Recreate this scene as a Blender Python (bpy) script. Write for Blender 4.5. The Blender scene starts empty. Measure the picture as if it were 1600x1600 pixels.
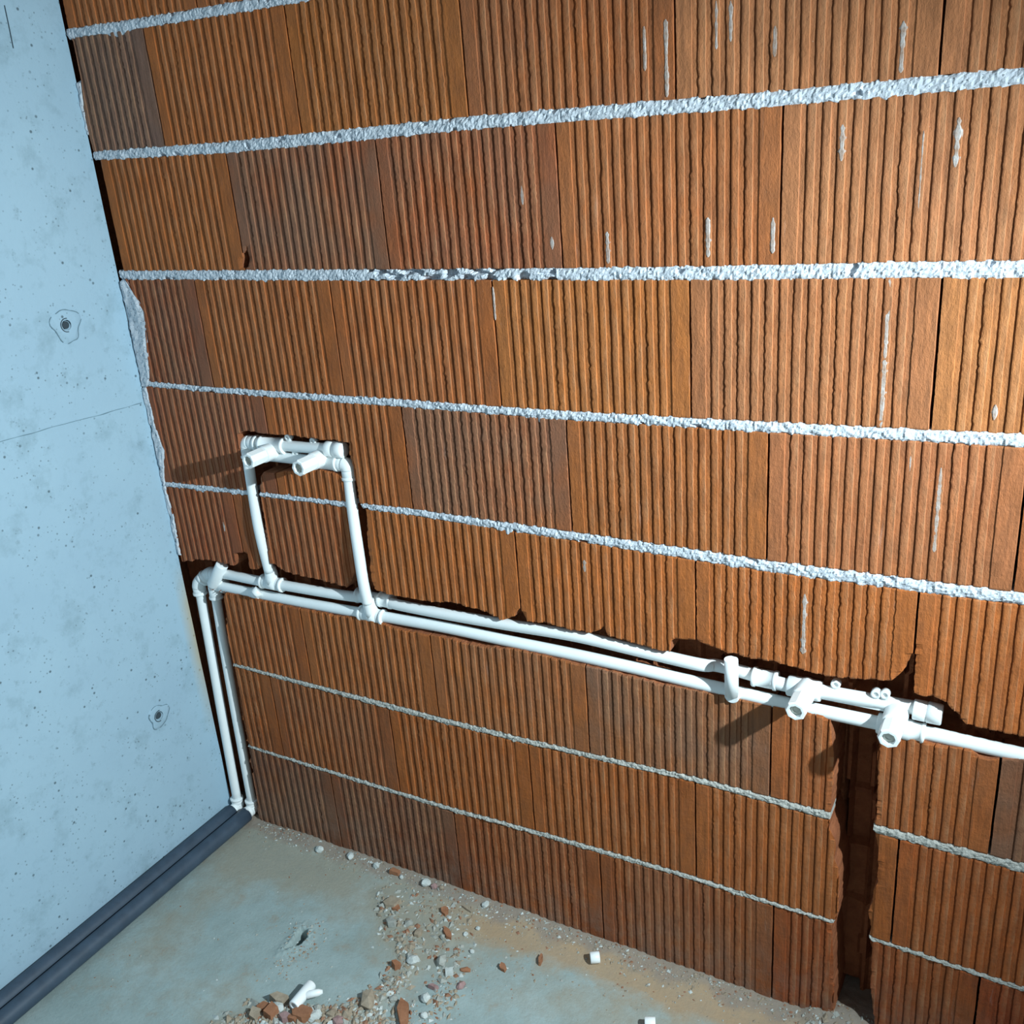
import bpy, bmesh, math, random
import numpy as np
from mathutils import Vector, Matrix, noise

random.seed(7)
rng = np.random.default_rng(7)
C = bpy.context.scene.collection
S = bpy.context.scene

# ------------------------------------------------------------------ camera
cam = bpy.data.objects.new('camera', bpy.data.cameras.new('camera'))
C.objects.link(cam)
R_ = Vector((0.87163, 0.48442, -0.0748)); U_ = Vector((-0.11136, 0.3443, 0.93223)); F_ = Vector((-0.47735, 0.80423, -0.35405))
M = Matrix.Identity(4)
for i in range(3):
    M[i][0] = R_[i]; M[i][1] = U_[i]; M[i][2] = -F_[i]
M[0][3], M[1][3], M[2][3] = 1.91727, -1.5411, 1.71533
cam.matrix_world = M
cam.data.sensor_width = 36.0
cam.data.lens = 36.0 * 1511.65 / 1600.0
cam.data.clip_start = 0.02
S.camera = cam

# ------------------------------------------------------------------ light
LAMP_POS = (2.62, -0.56, 1.72)
LAMP_AIM = (0.0, -0.95, 0.55)
LAMP_W = 290.0
wd = bpy.data.worlds.new('world'); S.world = wd; wd.use_nodes = True
bg = wd.node_tree.nodes['Background']
bg.inputs[0].default_value = (0.76, 0.93, 1.0, 1); bg.inputs[1].default_value = 0.27
ld = bpy.data.lights.new('work_lamp', 'SPOT'); lo = bpy.data.objects.new('work_lamp', ld); C.objects.link(lo)
lo.location = LAMP_POS
lo.rotation_euler = (Vector(LAMP_AIM) - Vector(LAMP_POS)).to_track_quat('-Z', 'Y').to_euler()
ld.energy = LAMP_W; ld.color = (0.78, 0.94, 1.0); ld.shadow_soft_size = 0.02
ld.spot_size = math.radians(118); ld.spot_blend = 1.0
S.view_settings.view_transform = 'Standard'; S.view_settings.look = 'None'
S.view_settings.gamma = 1.0; S.view_settings.use_curve_mapping = False
S.view_settings.exposure = 0.04

# ------------------------------------------------------------------ materials
def newmat(name, rough=0.8, spec=0.3):
    m = bpy.data.materials.new(name); m.use_nodes = True
    nt = m.node_tree; b = nt.nodes['Principled BSDF']
    b.inputs['Roughness'].default_value = rough
    b.inputs['Specular IOR Level'].default_value = spec
    return m, nt, b
def N(nt, t, **kw):
    n = nt.nodes.new(t)
    for k, v in kw.items():
        if k in ('operation', 'blend_type', 'data_type', 'feature', 'distance', 'attribute_name', 'noise_dimensions'): setattr(n, k, v)
        else: n.inputs[k].default_value = v
    return n
def pos(nt, scale=(1, 1, 1)):
    g = nt.nodes.new('ShaderNodeNewGeometry')
    m = nt.nodes.new('ShaderNodeVectorMath'); m.operation = 'MULTIPLY'; m.inputs[1].default_value = scale
    nt.links.new(g.outputs['Position'], m.inputs[0]); return m.outputs[0]
def noi(nt, vec, scale, detail=4, rough=0.6):
    n = nt.nodes.new('ShaderNodeTexNoise'); n.inputs['Scale'].default_value = scale
    n.inputs['Detail'].default_value = detail; n.inputs['Roughness'].default_value = rough
    nt.links.new(vec, n.inputs['Vector']); return n.outputs['Fac']
def ramp(nt, fac, a, b, lo=0.0, hi=1.0):
    r = nt.nodes.new('ShaderNodeMapRange'); r.inputs[1].default_value = a; r.inputs[2].default_value = b
    r.inputs[3].default_value = lo; r.inputs[4].default_value = hi
    nt.links.new(fac, r.inputs[0]); return r.outputs[0]
def mix(nt, fac, a, b, mode='MIX'):
    m = nt.nodes.new('ShaderNodeMix'); m.data_type = 'RGBA'; m.blend_type = mode
    for s, v in ((m.inputs[0], fac), (m.inputs[6], a), (m.inputs[7], b)):
        if isinstance(v, (int, float)): s.default_value = v
        elif isinstance(v, tuple): s.default_value = v if len(v) == 4 else (*v, 1)
        else: nt.links.new(v, s)
    return m.outputs[2]
def mul(nt, a, b):
    m = nt.nodes.new('ShaderNodeMath'); m.operation = 'MULTIPLY'
    for s, v in ((m.inputs[0], a), (m.inputs[1], b)):
        if isinstance(v, (int, float)): s.default_value = v
        else: nt.links.new(v, s)
    return m.outputs[0]
def bump(nt, b, h, strength, dist):
    n = nt.nodes.new('ShaderNodeBump'); n.inputs['Strength'].default_value = strength; n.inputs['Distance'].default_value = dist
    nt.links.new(h, n.inputs['Height']); nt.links.new(n.outputs[0], b.inputs['Normal'])
def voro(nt, vec, scale):
    n = nt.nodes.new('ShaderNodeTexVoronoi'); n.inputs['Scale'].default_value = scale
    nt.links.new(vec, n.inputs['Vector']); return n.outputs['Distance']

def mat_brick():
    m, nt, b = newmat('fired_clay', 0.82, 0.25)
    oi = nt.nodes.new('ShaderNodeObjectInfo')
    streak = noi(nt, pos(nt, (1, 1, 0.09)), 130, 5, 0.65)
    c = mix(nt, 1.0, oi.outputs['Color'], (0.52, 0.445, 0.36), 'MULTIPLY')
    # vertical drawing marks left by the die
    s1 = ramp(nt, streak, 0.3, 0.72, 1.0, 2.2)
    cc = nt.nodes.new('ShaderNodeCombineColor')
    for k in range(3): nt.links.new(s1, cc.inputs[k])
    c = mix(nt, 1.0, c, cc.outputs[0], 'MULTIPLY')
    # hue drift between burnt red and ochre
    hue = ramp(nt, noi(nt, pos(nt, (1, 1, 0.6)), 9, 3), 0.35, 0.68)
    c = mix(nt, mul(nt, hue, 0.25), c, (0.44, 0.16, 0.048))
    # smoke-darkened patches, strength from the brick's own tint
    pt = ramp(nt, noi(nt, pos(nt, (1, 1, 0.7)), 6.5, 3), 0.36, 0.58)
    c = mix(nt, mul(nt, pt, oi.outputs['Alpha']), c, (0.21, 0.125, 0.085))
    gr = ramp(nt, noi(nt, pos(nt, (1, 1, 0.4)), 32, 6, 0.75), 0.42, 0.72)
    c = mix(nt, mul(nt, gr, 0.38), c, (0.19, 0.085, 0.045))
    # pale bloom and dust
    bl = ramp(nt, noi(nt, pos(nt, (1, 1, 0.12)), 60, 4), 0.66, 0.80)
    c = mix(nt, mul(nt, bl, 0.3), c, (0.55, 0.42, 0.36))
    sp = ramp(nt, noi(nt, pos(nt), 330, 2), 0.73, 0.80)
    c = mix(nt, mul(nt, sp, 0.5), c, (0.62, 0.45, 0.33))
    # painted highlight along the lamp-side edge of every rib
    at = nt.nodes.new('ShaderNodeAttribute'); at.attribute_name = 'edge_light'
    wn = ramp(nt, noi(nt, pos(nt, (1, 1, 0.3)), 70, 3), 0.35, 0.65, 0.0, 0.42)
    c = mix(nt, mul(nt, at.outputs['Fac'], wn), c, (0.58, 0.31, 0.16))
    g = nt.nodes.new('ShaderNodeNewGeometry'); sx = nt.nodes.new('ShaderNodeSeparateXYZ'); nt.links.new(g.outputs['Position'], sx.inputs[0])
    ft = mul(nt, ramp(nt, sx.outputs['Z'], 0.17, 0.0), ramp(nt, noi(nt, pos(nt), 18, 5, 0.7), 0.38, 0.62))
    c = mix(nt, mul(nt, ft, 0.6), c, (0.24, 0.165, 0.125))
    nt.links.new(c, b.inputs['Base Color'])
    h = noi(nt, pos(nt, (1, 1, 0.45)), 190, 5, 0.75)
    bump(nt, b, h, 0.8, 0.003)
    return m
def mat_noise(name, ca, cb, scale, rough=0.9, bs=0.6, bd=0.002, bscale=300, spec=0.2, pits=None):
    m, nt, b = newmat(name, rough, spec)
    c = mix(nt, ramp(nt, noi(nt, pos(nt), scale, 5), 0.3, 0.7), ca, cb)
    if pits:
        p = ramp(nt, noi(nt, pos(nt), pits[0], 2, 0.5), pits[1], pits[1] + 0.03)
        c = mix(nt, p, c, pits[2])
    nt.links.new(c, b.inputs['Base Color'])
    bump(nt, b, noi(nt, pos(nt), bscale, 4, 0.7), bs, bd)
    return m
def mat_concrete():
    m, nt, b = newmat('cast_concrete', 0.75, 0.3)
    c = mix(nt, ramp(nt, noi(nt, pos(nt), 3.0, 4), 0.3, 0.7), (0.33, 0.475, 0.585), (0.365, 0.52, 0.625))
    c = mix(nt, mul(nt, ramp(nt, noi(nt, pos(nt), 11, 5, 0.7), 0.52, 0.75), 0.7), c, (0.225, 0.335, 0.395))
    c = mix(nt, mul(nt, ramp(nt, noi(nt, pos(nt), 34, 4, 0.7), 0.60, 0.74), 0.55), c, (0.19, 0.275, 0.32))
    # air bubbles: scattered dark pinholes
    v = nt.nodes.new('ShaderNodeTexVoronoi'); v.inputs['Scale'].default_value = 34; nt.links.new(pos(nt), v.inputs['Vector'])
    gate = ramp(nt, noi(nt, pos(nt), 7, 3), 0.38, 0.52)
    pit = mul(nt, ramp(nt, v.outputs['Distance'], 0.125, 0.07), gate)
    v2 = nt.nodes.new('ShaderNodeTexVoronoi'); v2.inputs['Scale'].default_value = 80; nt.links.new(pos(nt), v2.inputs['Vector'])
    pit2 = mul(nt, ramp(nt, v2.outputs['Distance'], 0.19, 0.10), ramp(nt, noi(nt, pos(nt), 12, 3), 0.44, 0.56))
    c = mix(nt, mul(nt, pit, 0.85), c, (0.08, 0.12, 0.14))
    c = mix(nt, mul(nt, pit2, 0.65), c, (0.11, 0.15, 0.17))
    # rust-coloured splash along the chased corner
    g = nt.nodes.new('ShaderNodeNewGeometry'); sx = nt.nodes.new('ShaderNodeSeparateXYZ'); nt.links.new(g.outputs['Position'], sx.inputs[0])
    near = ramp(nt, sx.outputs['Y'], -0.035, -0.0); low = mul(nt, ramp(nt, sx.outputs['Z'], 0.78, 0.66), ramp(nt, sx.outputs['Z'], 0.25, 0.5))
    c = mix(nt, mul(nt, mul(nt, near, low), 0.8), c, (0.47, 0.37, 0.22))
    nt.links.new(c, b.inputs['Base Color'])
    h = nt.nodes.new('ShaderNodeMath'); h.operation = 'SUBTRACT'
    nt.links.new(noi(nt, pos(nt), 60, 5, 0.6), h.inputs[0]); nt.links.new(pit, h.inputs[1])
    bump(nt, b, h.outputs[0], 0.35, 0.0025)
    return m
def mat_floor():
    m, nt, b = newmat('dusty_screed', 0.88, 0.2)
    at = nt.nodes.new('ShaderNodeAttribute'); at.attribute_name = 'dirt'
    sp = nt.nodes.new('ShaderNodeSeparateColor'); nt.links.new(at.outputs['Color'], sp.inputs[0])
    c = mix(nt, ramp(nt, noi(nt, pos(nt), 5, 5), 0.3, 0.7), (0.275, 0.345, 0.335), (0.375, 0.455, 0.45))
    n1 = noi(nt, pos(nt), 14, 6, 0.7)
    def masked(ch, lo=0.15, hi=0.8):
        ad = nt.nodes.new('ShaderNodeMath'); ad.operation = 'ADD'; nt.links.new(ch, ad.inputs[0])
        nt.links.new(ramp(nt, n1, 0.3, 0.7, -0.3, 0.3), ad.inputs[1])
        return ramp(nt, ad.outputs[0], lo, hi)
    c = mix(nt, mul(nt, masked(sp.outputs[0]), 0.85), c, (0.345, 0.315, 0.245))
    c = mix(nt, mul(nt, masked(sp.outputs[1]), 0.8), c, (0.44, 0.28, 0.15))
    c = mix(nt, mul(nt, masked(sp.outputs[2]), 0.85), c, (0.30, 0.235, 0.19))
    sk = ramp(nt, noi(nt, pos(nt), 210, 3), 0.66, 0.74)
    c = mix(nt, mul(nt, sk, 0.4), c, (0.5, 0.45, 0.38))
    dk = ramp(nt, noi(nt, pos(nt), 90, 3), 0.70, 0.76)
    c = mix(nt, mul(nt, dk, 0.45), c, (0.12, 0.13, 0.12))
    cl = ramp(nt, noi(nt, pos(nt), 28, 6, 0.75), 0.4, 0.7)
    c = mix(nt, mul(nt, cl, 0.28), c, (0.22, 0.25, 0.235))
    nt.links.new(c, b.inputs['Base Color'])
    bump(nt, b, noi(nt, pos(nt), 120, 6, 0.7), 0.6, 0.003)
    return m
def mat_plain(name, col, rough, spec=0.5, var=0.06, bscale=200, bd=0.0003):
    m, nt, b = newmat(name, rough, spec)
    c2 = tuple(v * (1 - var * 2) for v in col)
    nt.links.new(mix(nt, ramp(nt, noi(nt, pos(nt), 25, 3), 0.35, 0.65), c2, col), b.inputs['Base Color'])
    bump(nt, b, noi(nt, pos(nt), bscale, 3), 0.3, bd)
    return m
BRICK = mat_brick()
MORTAR = mat_noise('lime_mortar', (0.50, 0.54, 0.60), (0.70, 0.74, 0.79), 120, 0.92, 0.6, 0.003, 260, pits=(220, 0.64, (0.20, 0.22, 0.25)))
MORTAR_D = mat_noise('dusty_mortar', (0.43, 0.42, 0.38), (0.62, 0.60, 0.55), 120, 0.92, 0.9, 0.004, 260, pits=(300, 0.66, (0.16, 0.14, 0.12)))
CONC = mat_concrete()
FLOOR = mat_floor()
PVC = mat_plain('white_polypropylene', (0.90, 0.93, 0.93), 0.36, 0.5, 0.02)
PVC_IN = mat_plain('grey_thread_insert', (0.42, 0.43, 0.38), 0.5, 0.4)
SMEAR = mat_noise('mortar_film', (0.36, 0.22, 0.15), (0.55, 0.51, 0.49), 70, 0.9)
FOAM = mat_plain('dark_foam', (0.052, 0.080, 0.118), 0.55, 0.4, 0.12, 500, 0.0008)
CLAY_IN = mat_noise('broken_clay', (0.26, 0.085, 0.038), (0.37, 0.13, 0.055), 40, 0.9, 0.8, 0.004, 150)
STONE = mat_noise('grey_rubble', (0.30, 0.31, 0.28), (0.44, 0.44, 0.40), 90, 0.9)
PALE = mat_noise('pale_rubble', (0.46, 0.49, 0.47), (0.62, 0.65, 0.63), 90, 0.9)
TAN = mat_noise('tan_rubble', (0.28, 0.22, 0.16), (0.40, 0.33, 0.25), 90, 0.9)
DARKHOLE = mat_plain('tie_hole_plastic', (0.05, 0.07, 0.085), 0.8, 0.2)
BRKG = mat_noise('brick_dust', (0.26, 0.12, 0.07), (0.36, 0.19, 0.12), 90, 0.9)
BRKL = mat_noise('brick_rubble', (0.27, 0.115, 0.06), (0.38, 0.175, 0.095), 60, 0.9)
SHADE = mat_plain('hairline_shade', (0.17, 0.26, 0.31), 0.9, 0.1)  # colour of thin strips that paint relief shade onto the concrete
PINK = mat_noise('purplish_rubble', (0.30, 0.18, 0.17), (0.40, 0.26, 0.25), 90, 0.9)

# ------------------------------------------------------------------ helpers
def mesh_obj(name, v, f, mat, parent=None, smooth=False, col=None):
    me = bpy.data.meshes.new(name); me.from_pydata([tuple(p) for p in v], [], f); me.update()
    if smooth: me.polygons.foreach_set('use_smooth', [True] * len(me.polygons))
    me.materials.append(mat)
    o = bpy.data.objects.new(name, me); C.objects.link(o)
    if parent: o.parent = parent
    if col: o.color = col
    return o
def bm_obj(name, bm, mat, parent=None, smooth=False):
    bmesh.ops.recalc_face_normals(bm, faces=bm.faces)
    me = bpy.data.meshes.new(name); bm.to_mesh(me); bm.free()
    if smooth: me.polygons.foreach_set('use_smooth', [True] * len(me.polygons))
    me.materials.append(mat); me.update()
    o = bpy.data.objects.new(name, me); C.objects.link(o)
    if parent: o.parent = parent
    return o
def tag(o, label=None, cat=None, group=None, kind=None):
    if label: o['label'] = label
    if cat: o['category'] = cat
    if group: o['group'] = group
    if kind: o['kind'] = kind
    return o
def empty(name, loc=(0, 0, 0)):
    o = bpy.data.objects.new(name, None); C.objects.link(o); o.location = loc; o.empty_display_size = 0.05; return o
def interp(pts, x):
    return float(np.interp(x, [p[0] for p in pts], [p[1] for p in pts]))
def nz(x, y, z): return noise.noise(Vector((x, y, z)))

# ------------------------------------------------------------------ chases cut in the brickwork (outlines on the wall face, x and z in metres)
UP = [(0.0113,0.7812),(0.0775,0.7981),(0.1317,0.8009),(0.1662,0.7991),(0.1963,0.7984),(0.2511,0.7964),(0.2835,0.8014),(0.3151,0.8231),(0.3277,0.8249),(0.3601,0.8064),(0.4114,0.8044),(0.4695,0.8037),(0.5476,0.7968),(0.5721,0.8329),(0.5855,0.8477),(0.6099,0.8420),(0.6240,0.8410),(0.6271,0.8035),(0.7056,0.7977),(0.7944,0.8020),(0.8415,0.8102),(0.9142,0.8018),(0.9566,0.7884),(0.9856,0.8042),(0.9997,0.8274),(1.0212,0.7959),(1.0572,0.8011),(1.0935,0.7977),(1.1574,0.7955),(1.1830,0.8061),(1.1920,0.8220),(1.1978,0.7990),(1.2638,0.7908),(1.3252,0.7865),(1.3309,0.8166),(1.3765,0.8256),(1.4025,0.8186),(1.4330,0.8113),(1.4667,0.8075),(1.5161,0.8086),(1.5723,0.8035),(1.6192,0.7981),(1.6496,0.8010),(1.7230,0.8123),(1.7447,0.8408),(1.7569,0.8848),(1.7608,0.9000),(1.7629,0.7951),(1.7938,0.7986),(1.8132,0.7908),(1.8301,0.7762),(1.8449,0.7612),(1.8647,0.7563),(1.8926,0.7548),(1.9321,0.7528)]
LOW = [(0.1455,0.7147),(0.2177,0.7162),(0.3428,0.7134),(0.4819,0.7143),(0.6147,0.7237),(0.6759,0.7123),(0.7974,0.7165),(0.9005,0.7118),(0.9756,0.7224),(1.0426,0.7224),(1.1060,0.7192),(1.1774,0.7167),(1.2465,0.7142),(1.3173,0.7114),(1.4333,0.7141),(1.5097,0.7128),(1.6067,0.7174),(1.6306,0.7086),(1.7152,0.6931),(1.7502,0.7076),(1.7760,0.7079),(1.7978,0.7033),(1.8376,0.7075),(1.8580,0.7105),(1.8739,0.6958),(1.8910,0.6993),(1.9362,0.7118)]
POLYS = [
  [(-0.065, UP[0][1])] + UP + [(2.75, UP[-1][1] - 0.03), (2.75, LOW[-1][1] - 0.03)] + LOW[::-1] + [(-0.065, LOW[0][1])],
  [(-0.065, 0.735)] + [(0.1404,0.7120),(0.1182,0.5762),(0.1242,0.5077),(0.1176,0.3643),(0.1163,0.2594),(0.1119,0.1483),(0.1028,0.0236)] + [(0.106, -0.06), (-0.065, -0.06)],
  [(0.2920,1.1470),(0.2800,1.0624),(0.2884,1.0031),(0.2877,0.9024),(0.2838,0.8116),(0.2839,0.7844),(0.3169,0.8031),(0.3173,0.8335),(0.3245,0.9398),(0.3261,1.0008),(0.3423,1.0559),(0.3596,1.1159)],
  [(0.2896,1.1453),(0.3217,1.1553),(0.3477,1.1497),(0.4171,1.1520),(0.4983,1.1509),(0.5698,1.1507),(0.6112,1.1483),(0.6092,1.1166),(0.6027,1.0680),(0.5766,1.0698),(0.5351,1.0776),(0.4949,1.0767),(0.3976,1.0597),(0.3400,1.0541),(0.2793,1.0592)],
  [(0.5770,1.1123),(0.5771,1.0728),(0.5817,1.0585),(0.5878,1.0115),(0.5930,0.9576),(0.5871,0.8795),(0.5746,0.7818),(0.6301,0.7880),(0.6240,0.8410),(0.6278,0.9316),(0.6361,0.9946),(0.6189,1.0075),(0.6155,1.0502),(0.6118,1.1110)],
  [(1.6268,0.7184),(1.6372,0.6301),(1.6363,0.5110),(1.6355,0.4743),(1.6471,0.4471),(1.6465,0.4051),(1.6557,0.3827),(1.6598,0.2869),(1.6496,0.2432),(1.6566,0.1318),(1.6612,0.0510)] + [(1.664, -0.06)] + [(1.755, -0.06)] + [(1.7283,0.1308),(1.7289,0.1638),(1.7221,0.2459),(1.7164,0.3091),(1.7273,0.3817),(1.7263,0.4595),(1.7141,0.5001),(1.7190,0.5315),(1.7118,0.6789),(1.7146,0.7035)],
  [(0.3881,1.5125),(0.3957,1.5374),(0.4156,1.5682),(0.4144,1.5397),(0.4081,1.5123)],
  [(0.1937,0.7876),(0.2037,0.8202),(0.2013,0.8369),(0.2486,0.8403),(0.2443,0.7850)],
]
def inside(poly, x, z):
    c = False; n = len(poly)
    for i in range(n):
        x1, z1 = poly[i]; x2, z2 = poly[(i + 1) % n]
        if (z1 > z) != (z2 > z) and x < (x2 - x1) * (z - z1) / (z2 - z1) + x1: c = not c
    return c
BBS = [(min(p[0] for p in P), max(p[0] for p in P), min(p[1] for p in P), max(p[1] for p in P)) for P in POLYS]
def clearance(xz):
    """signed distance from points on the wall face to the chases, negative inside them"""
    best = np.full(len(xz), 1.0)
    lo = xz.min(0); hi = xz.max(0)
    for P, bb in zip(POLYS, BBS):
        if bb[1] < lo[0] - 0.03 or bb[0] > hi[0] + 0.03 or bb[3] < lo[1] - 0.03 or bb[2] > hi[1] + 0.03: continue
        A = np.array(P); B = np.roll(A, -1, axis=0); D = B - A
        L2 = np.maximum((D ** 2).sum(1), 1e-12)
        rel = xz[:, None, :] - A[None]
        t = np.clip((rel * D[None]).sum(2) / L2[None], 0, 1)
        d = np.sqrt(((rel - t[..., None] * D[None]) ** 2).sum(2)).min(1)
        x, z = xz[:, 0:1], xz[:, 1:2]
        cr = ((A[None, :, 1] > z) != (B[None, :, 1] > z)) & (x < D[None, :, 0] * (z - A[None, :, 1]) / np.where(abs(D[None, :, 1]) < 1e-12, 1e-12, D[None, :, 1]) + A[None, :, 0])
        ins = (cr.sum(1) % 2) == 1
        best = np.minimum(best, np.where(ins, -d, d))
    if best.min() > 0.02: return None
    for i, (x, z) in enumerate(xz):
        if abs(best[i]) < 0.03:
            best[i] += 0.0030 * nz(x * 95, z * 95, 3.1) + 0.0028 * nz(x * 38, z * 38, 9.0) + 0.0008
    return best
def chased(name, verts, faces, mats, back, parent, col=None, chip=0.0035, edge_light=0):
    """link a heightfield shell as one object: the part inside a chase is broken away, rims are carried back into the wall"""
    vs = [tuple(v) for v in verts]; tri = []
    sd = clearance(np.array([(v[0], v[2]) for v in vs]))
    if sd is None: out = [tuple(f) for f in faces]
    else:
        for f in faces:
            if all(sd[i] > 0 for i in f): tri.append(tuple(f))
            elif any(sd[i] > 0 for i in f):
                tri.append((f[0], f[1], f[2])); tri.append((f[0], f[2], f[3]))
        cutv = {}; out = []
        def cross(i, j):
            k = (min(i, j), max(i, j))
            if k not in cutv:
                t = sd[i] / (sd[i] - sd[j]); t = min(max(t, 0.02), 0.98)
                p = tuple(vs[i][q] + (vs[j][q] - vs[i][q]) * t for q in range(3))
                cutv[k] = len(vs); vs.append((p[0], p[1] + chip * (0.6 + 0.6 * nz(p[0] * 130, p[2] * 130, 5)), p[2]))
            return cutv[k]
        for f in tri:
            if all(sd[i] > 0 for i in f): out.append(f); continue
            n = len(f); q = []
            for a in range(n):
                i, j = f[a], f[(a + 1) % n]
                if sd[i] > 0: q.append(i)
                if (sd[i] > 0) != (sd[j] > 0): q.append(cross(i, j))
            if len(q) >= 3: out.append(tuple(q))
    if not out: return None
    cnt = {}
    for f in out:
        for a in range(len(f)):
            e = (f[a], f[(a + 1) % len(f)]); k = (min(e), max(e)); cnt.setdefault(k, []).append(e)
    nfront = len(out); bk = {}
    def backv(i):
        if i not in bk:
            x, y, z = vs[i]; bk[i] = len(vs); vs.append((x, back, z))
        return bk[i]
    for k, es in cnt.items():
        if len(es) == 1:
            i, j = es[0]; out.append((j, i, backv(i), backv(j)))
    used = sorted({i for f in out for i in f}); mp = {q: n for n, q in enumerate(used)}
    o = mesh_obj(name, [vs[i] for i in used], [tuple(mp[i] for i in f) for f in out], mats[0], parent, col=col)
    o.data.materials.append(mats[1])
    if edge_light:
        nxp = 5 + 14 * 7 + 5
        at = o.data.attributes.new('edge_light', 'FLOAT', 'POINT')  # marks the rib edges that get the painted highlight
        at.data.foreach_set('value', [1.0 if (i < edge_light and 5 < i % nxp < nxp - 6 and (i % nxp - 5) % 7 == 5) else 0.0 for i in used])
    if sd is not None: o.data.polygons.foreach_set('material_index', [0] * nfront + [1] * (len(out) - nfront))
    return o

# ------------------------------------------------------------------ brick wall
# bed joints: centre height of each joint above the course grid, as found along the wall
JOINT = {
 0: [(0, 0.0), (3, 0.0)],
 1: [(0.12, 0.0005), (0.41, -0.002), (0.78, -0.003), (1.02, 0.006), (1.36, 0.011), (1.54, 0.0075), (1.65, 0.008), (1.72, -0.0032), (1.98, -0.0132), (3, -0.013)],
 2: [(0.13, 0.0032), (0.39, 0.0), (0.76, -0.004), (1.02, -0.0016), (1.38, 0.0095), (1.63, 0.0027), (1.96, -0.0026), (3, 0)],
 3: [(0, 0.0), (3, 0.0)],
 4: [(0.01, -0.0079), (0.19, -0.0026), (0.75, 0.0069), (1.19, 0.0012), (1.51, -0.0043), (1.91, -0.0005), (3, 0)],
 5: [(0.02, -0.0025), (0.25, -0.006), (0.72, -0.0058), (1.14, -0.0075), (1.51, -0.0025), (1.88, 0.0029), (3, 0.003)],
 6: [(0.02, 0.0025), (0.63, -0.0008), (1.38, -0.0022), (1.69, 0.0009), (3, 0)],
 7: [(0.02, 0.0108), (0.4, 0.003), (0.98, 0.0057), (1.52, -0.001), (1.83, -0.0005), (3, 0)],
 8: [(0.01, 0.0045), (0.24, -0.001), (0.59, -0.006), (3, 0)], 9: [(0, 0), (3, 0)], 10: [(0, 0), (3, 0)]}
THICK = {0: 0.004, 1: [(0.1, 0.008), (0.5, 0.012), (1.4, 0.012), (1.62, 0.008), (2.0, 0.009)], 2: [(0.12, 0.008), (0.6, 0.016), (0.9, 0.014), (1.3, 0.012), (1.7, 0.018), (2, 0.019)], 3: 0.012,
 4: [(0, 0.012), (0.25, 0.011), (0.5, 0.010), (0.8, 0.015), (1.4, 0.021), (2, 0.021)], 5: [(0, 0.012), (0.6, 0.014), (1.2, 0.016), (2, 0.020)],
 6: [(0, 0.018), (0.6, 0.021), (1.2, 0.020), (2, 0.024)], 7: [(0, 0.017), (0.5, 0.021), (1.2, 0.020), (2, 0.020)], 8: 0.018, 9: 0.018, 10: 0.018}
def zj(k, x): return 0.25 * k + interp(JOINT[k], x)
def th(k, x):
    t = THICK[k]; return t if isinstance(t, float) else interp(t, x)
HEAD = {  # head joints of each course
 1: [0.02, 0.399, 0.775, 1.156, 1.5375, 1.914, 2.29, 2.666], 2: [-0.13, 0.2465, 0.621, 0.997, 1.376, 1.759, 2.135, 2.51],
 3: [0.012, 0.39, 0.7665, 1.146, 1.524, 1.904, 2.28, 2.656], 4: [-0.12, 0.236, 0.622, 1.005, 1.380, 1.758, 2.134, 2.51],
 5: [0.008, 0.386, 0.762, 1.134, 1.509, 1.892, 2.27, 2.646], 6: [-0.13, 0.243, 0.621, 0.999, 1.375, 1.755, 2.13, 2.506],
 7: [0.022, 0.400, 0.775, 1.145, 1.520, 1.897, 2.273, 2.65], 8: [-0.14, 0.2325, 0.605, 0.98, 1.355, 1.73, 2.106, 2.48],
 9: [0.012, 0.39, 0.766, 1.142, 1.518, 1.894, 2.27, 2.646], 10: [-0.13, 0.24, 0.616, 0.992, 1.368, 1.744, 2.12, 2.5]}
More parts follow.
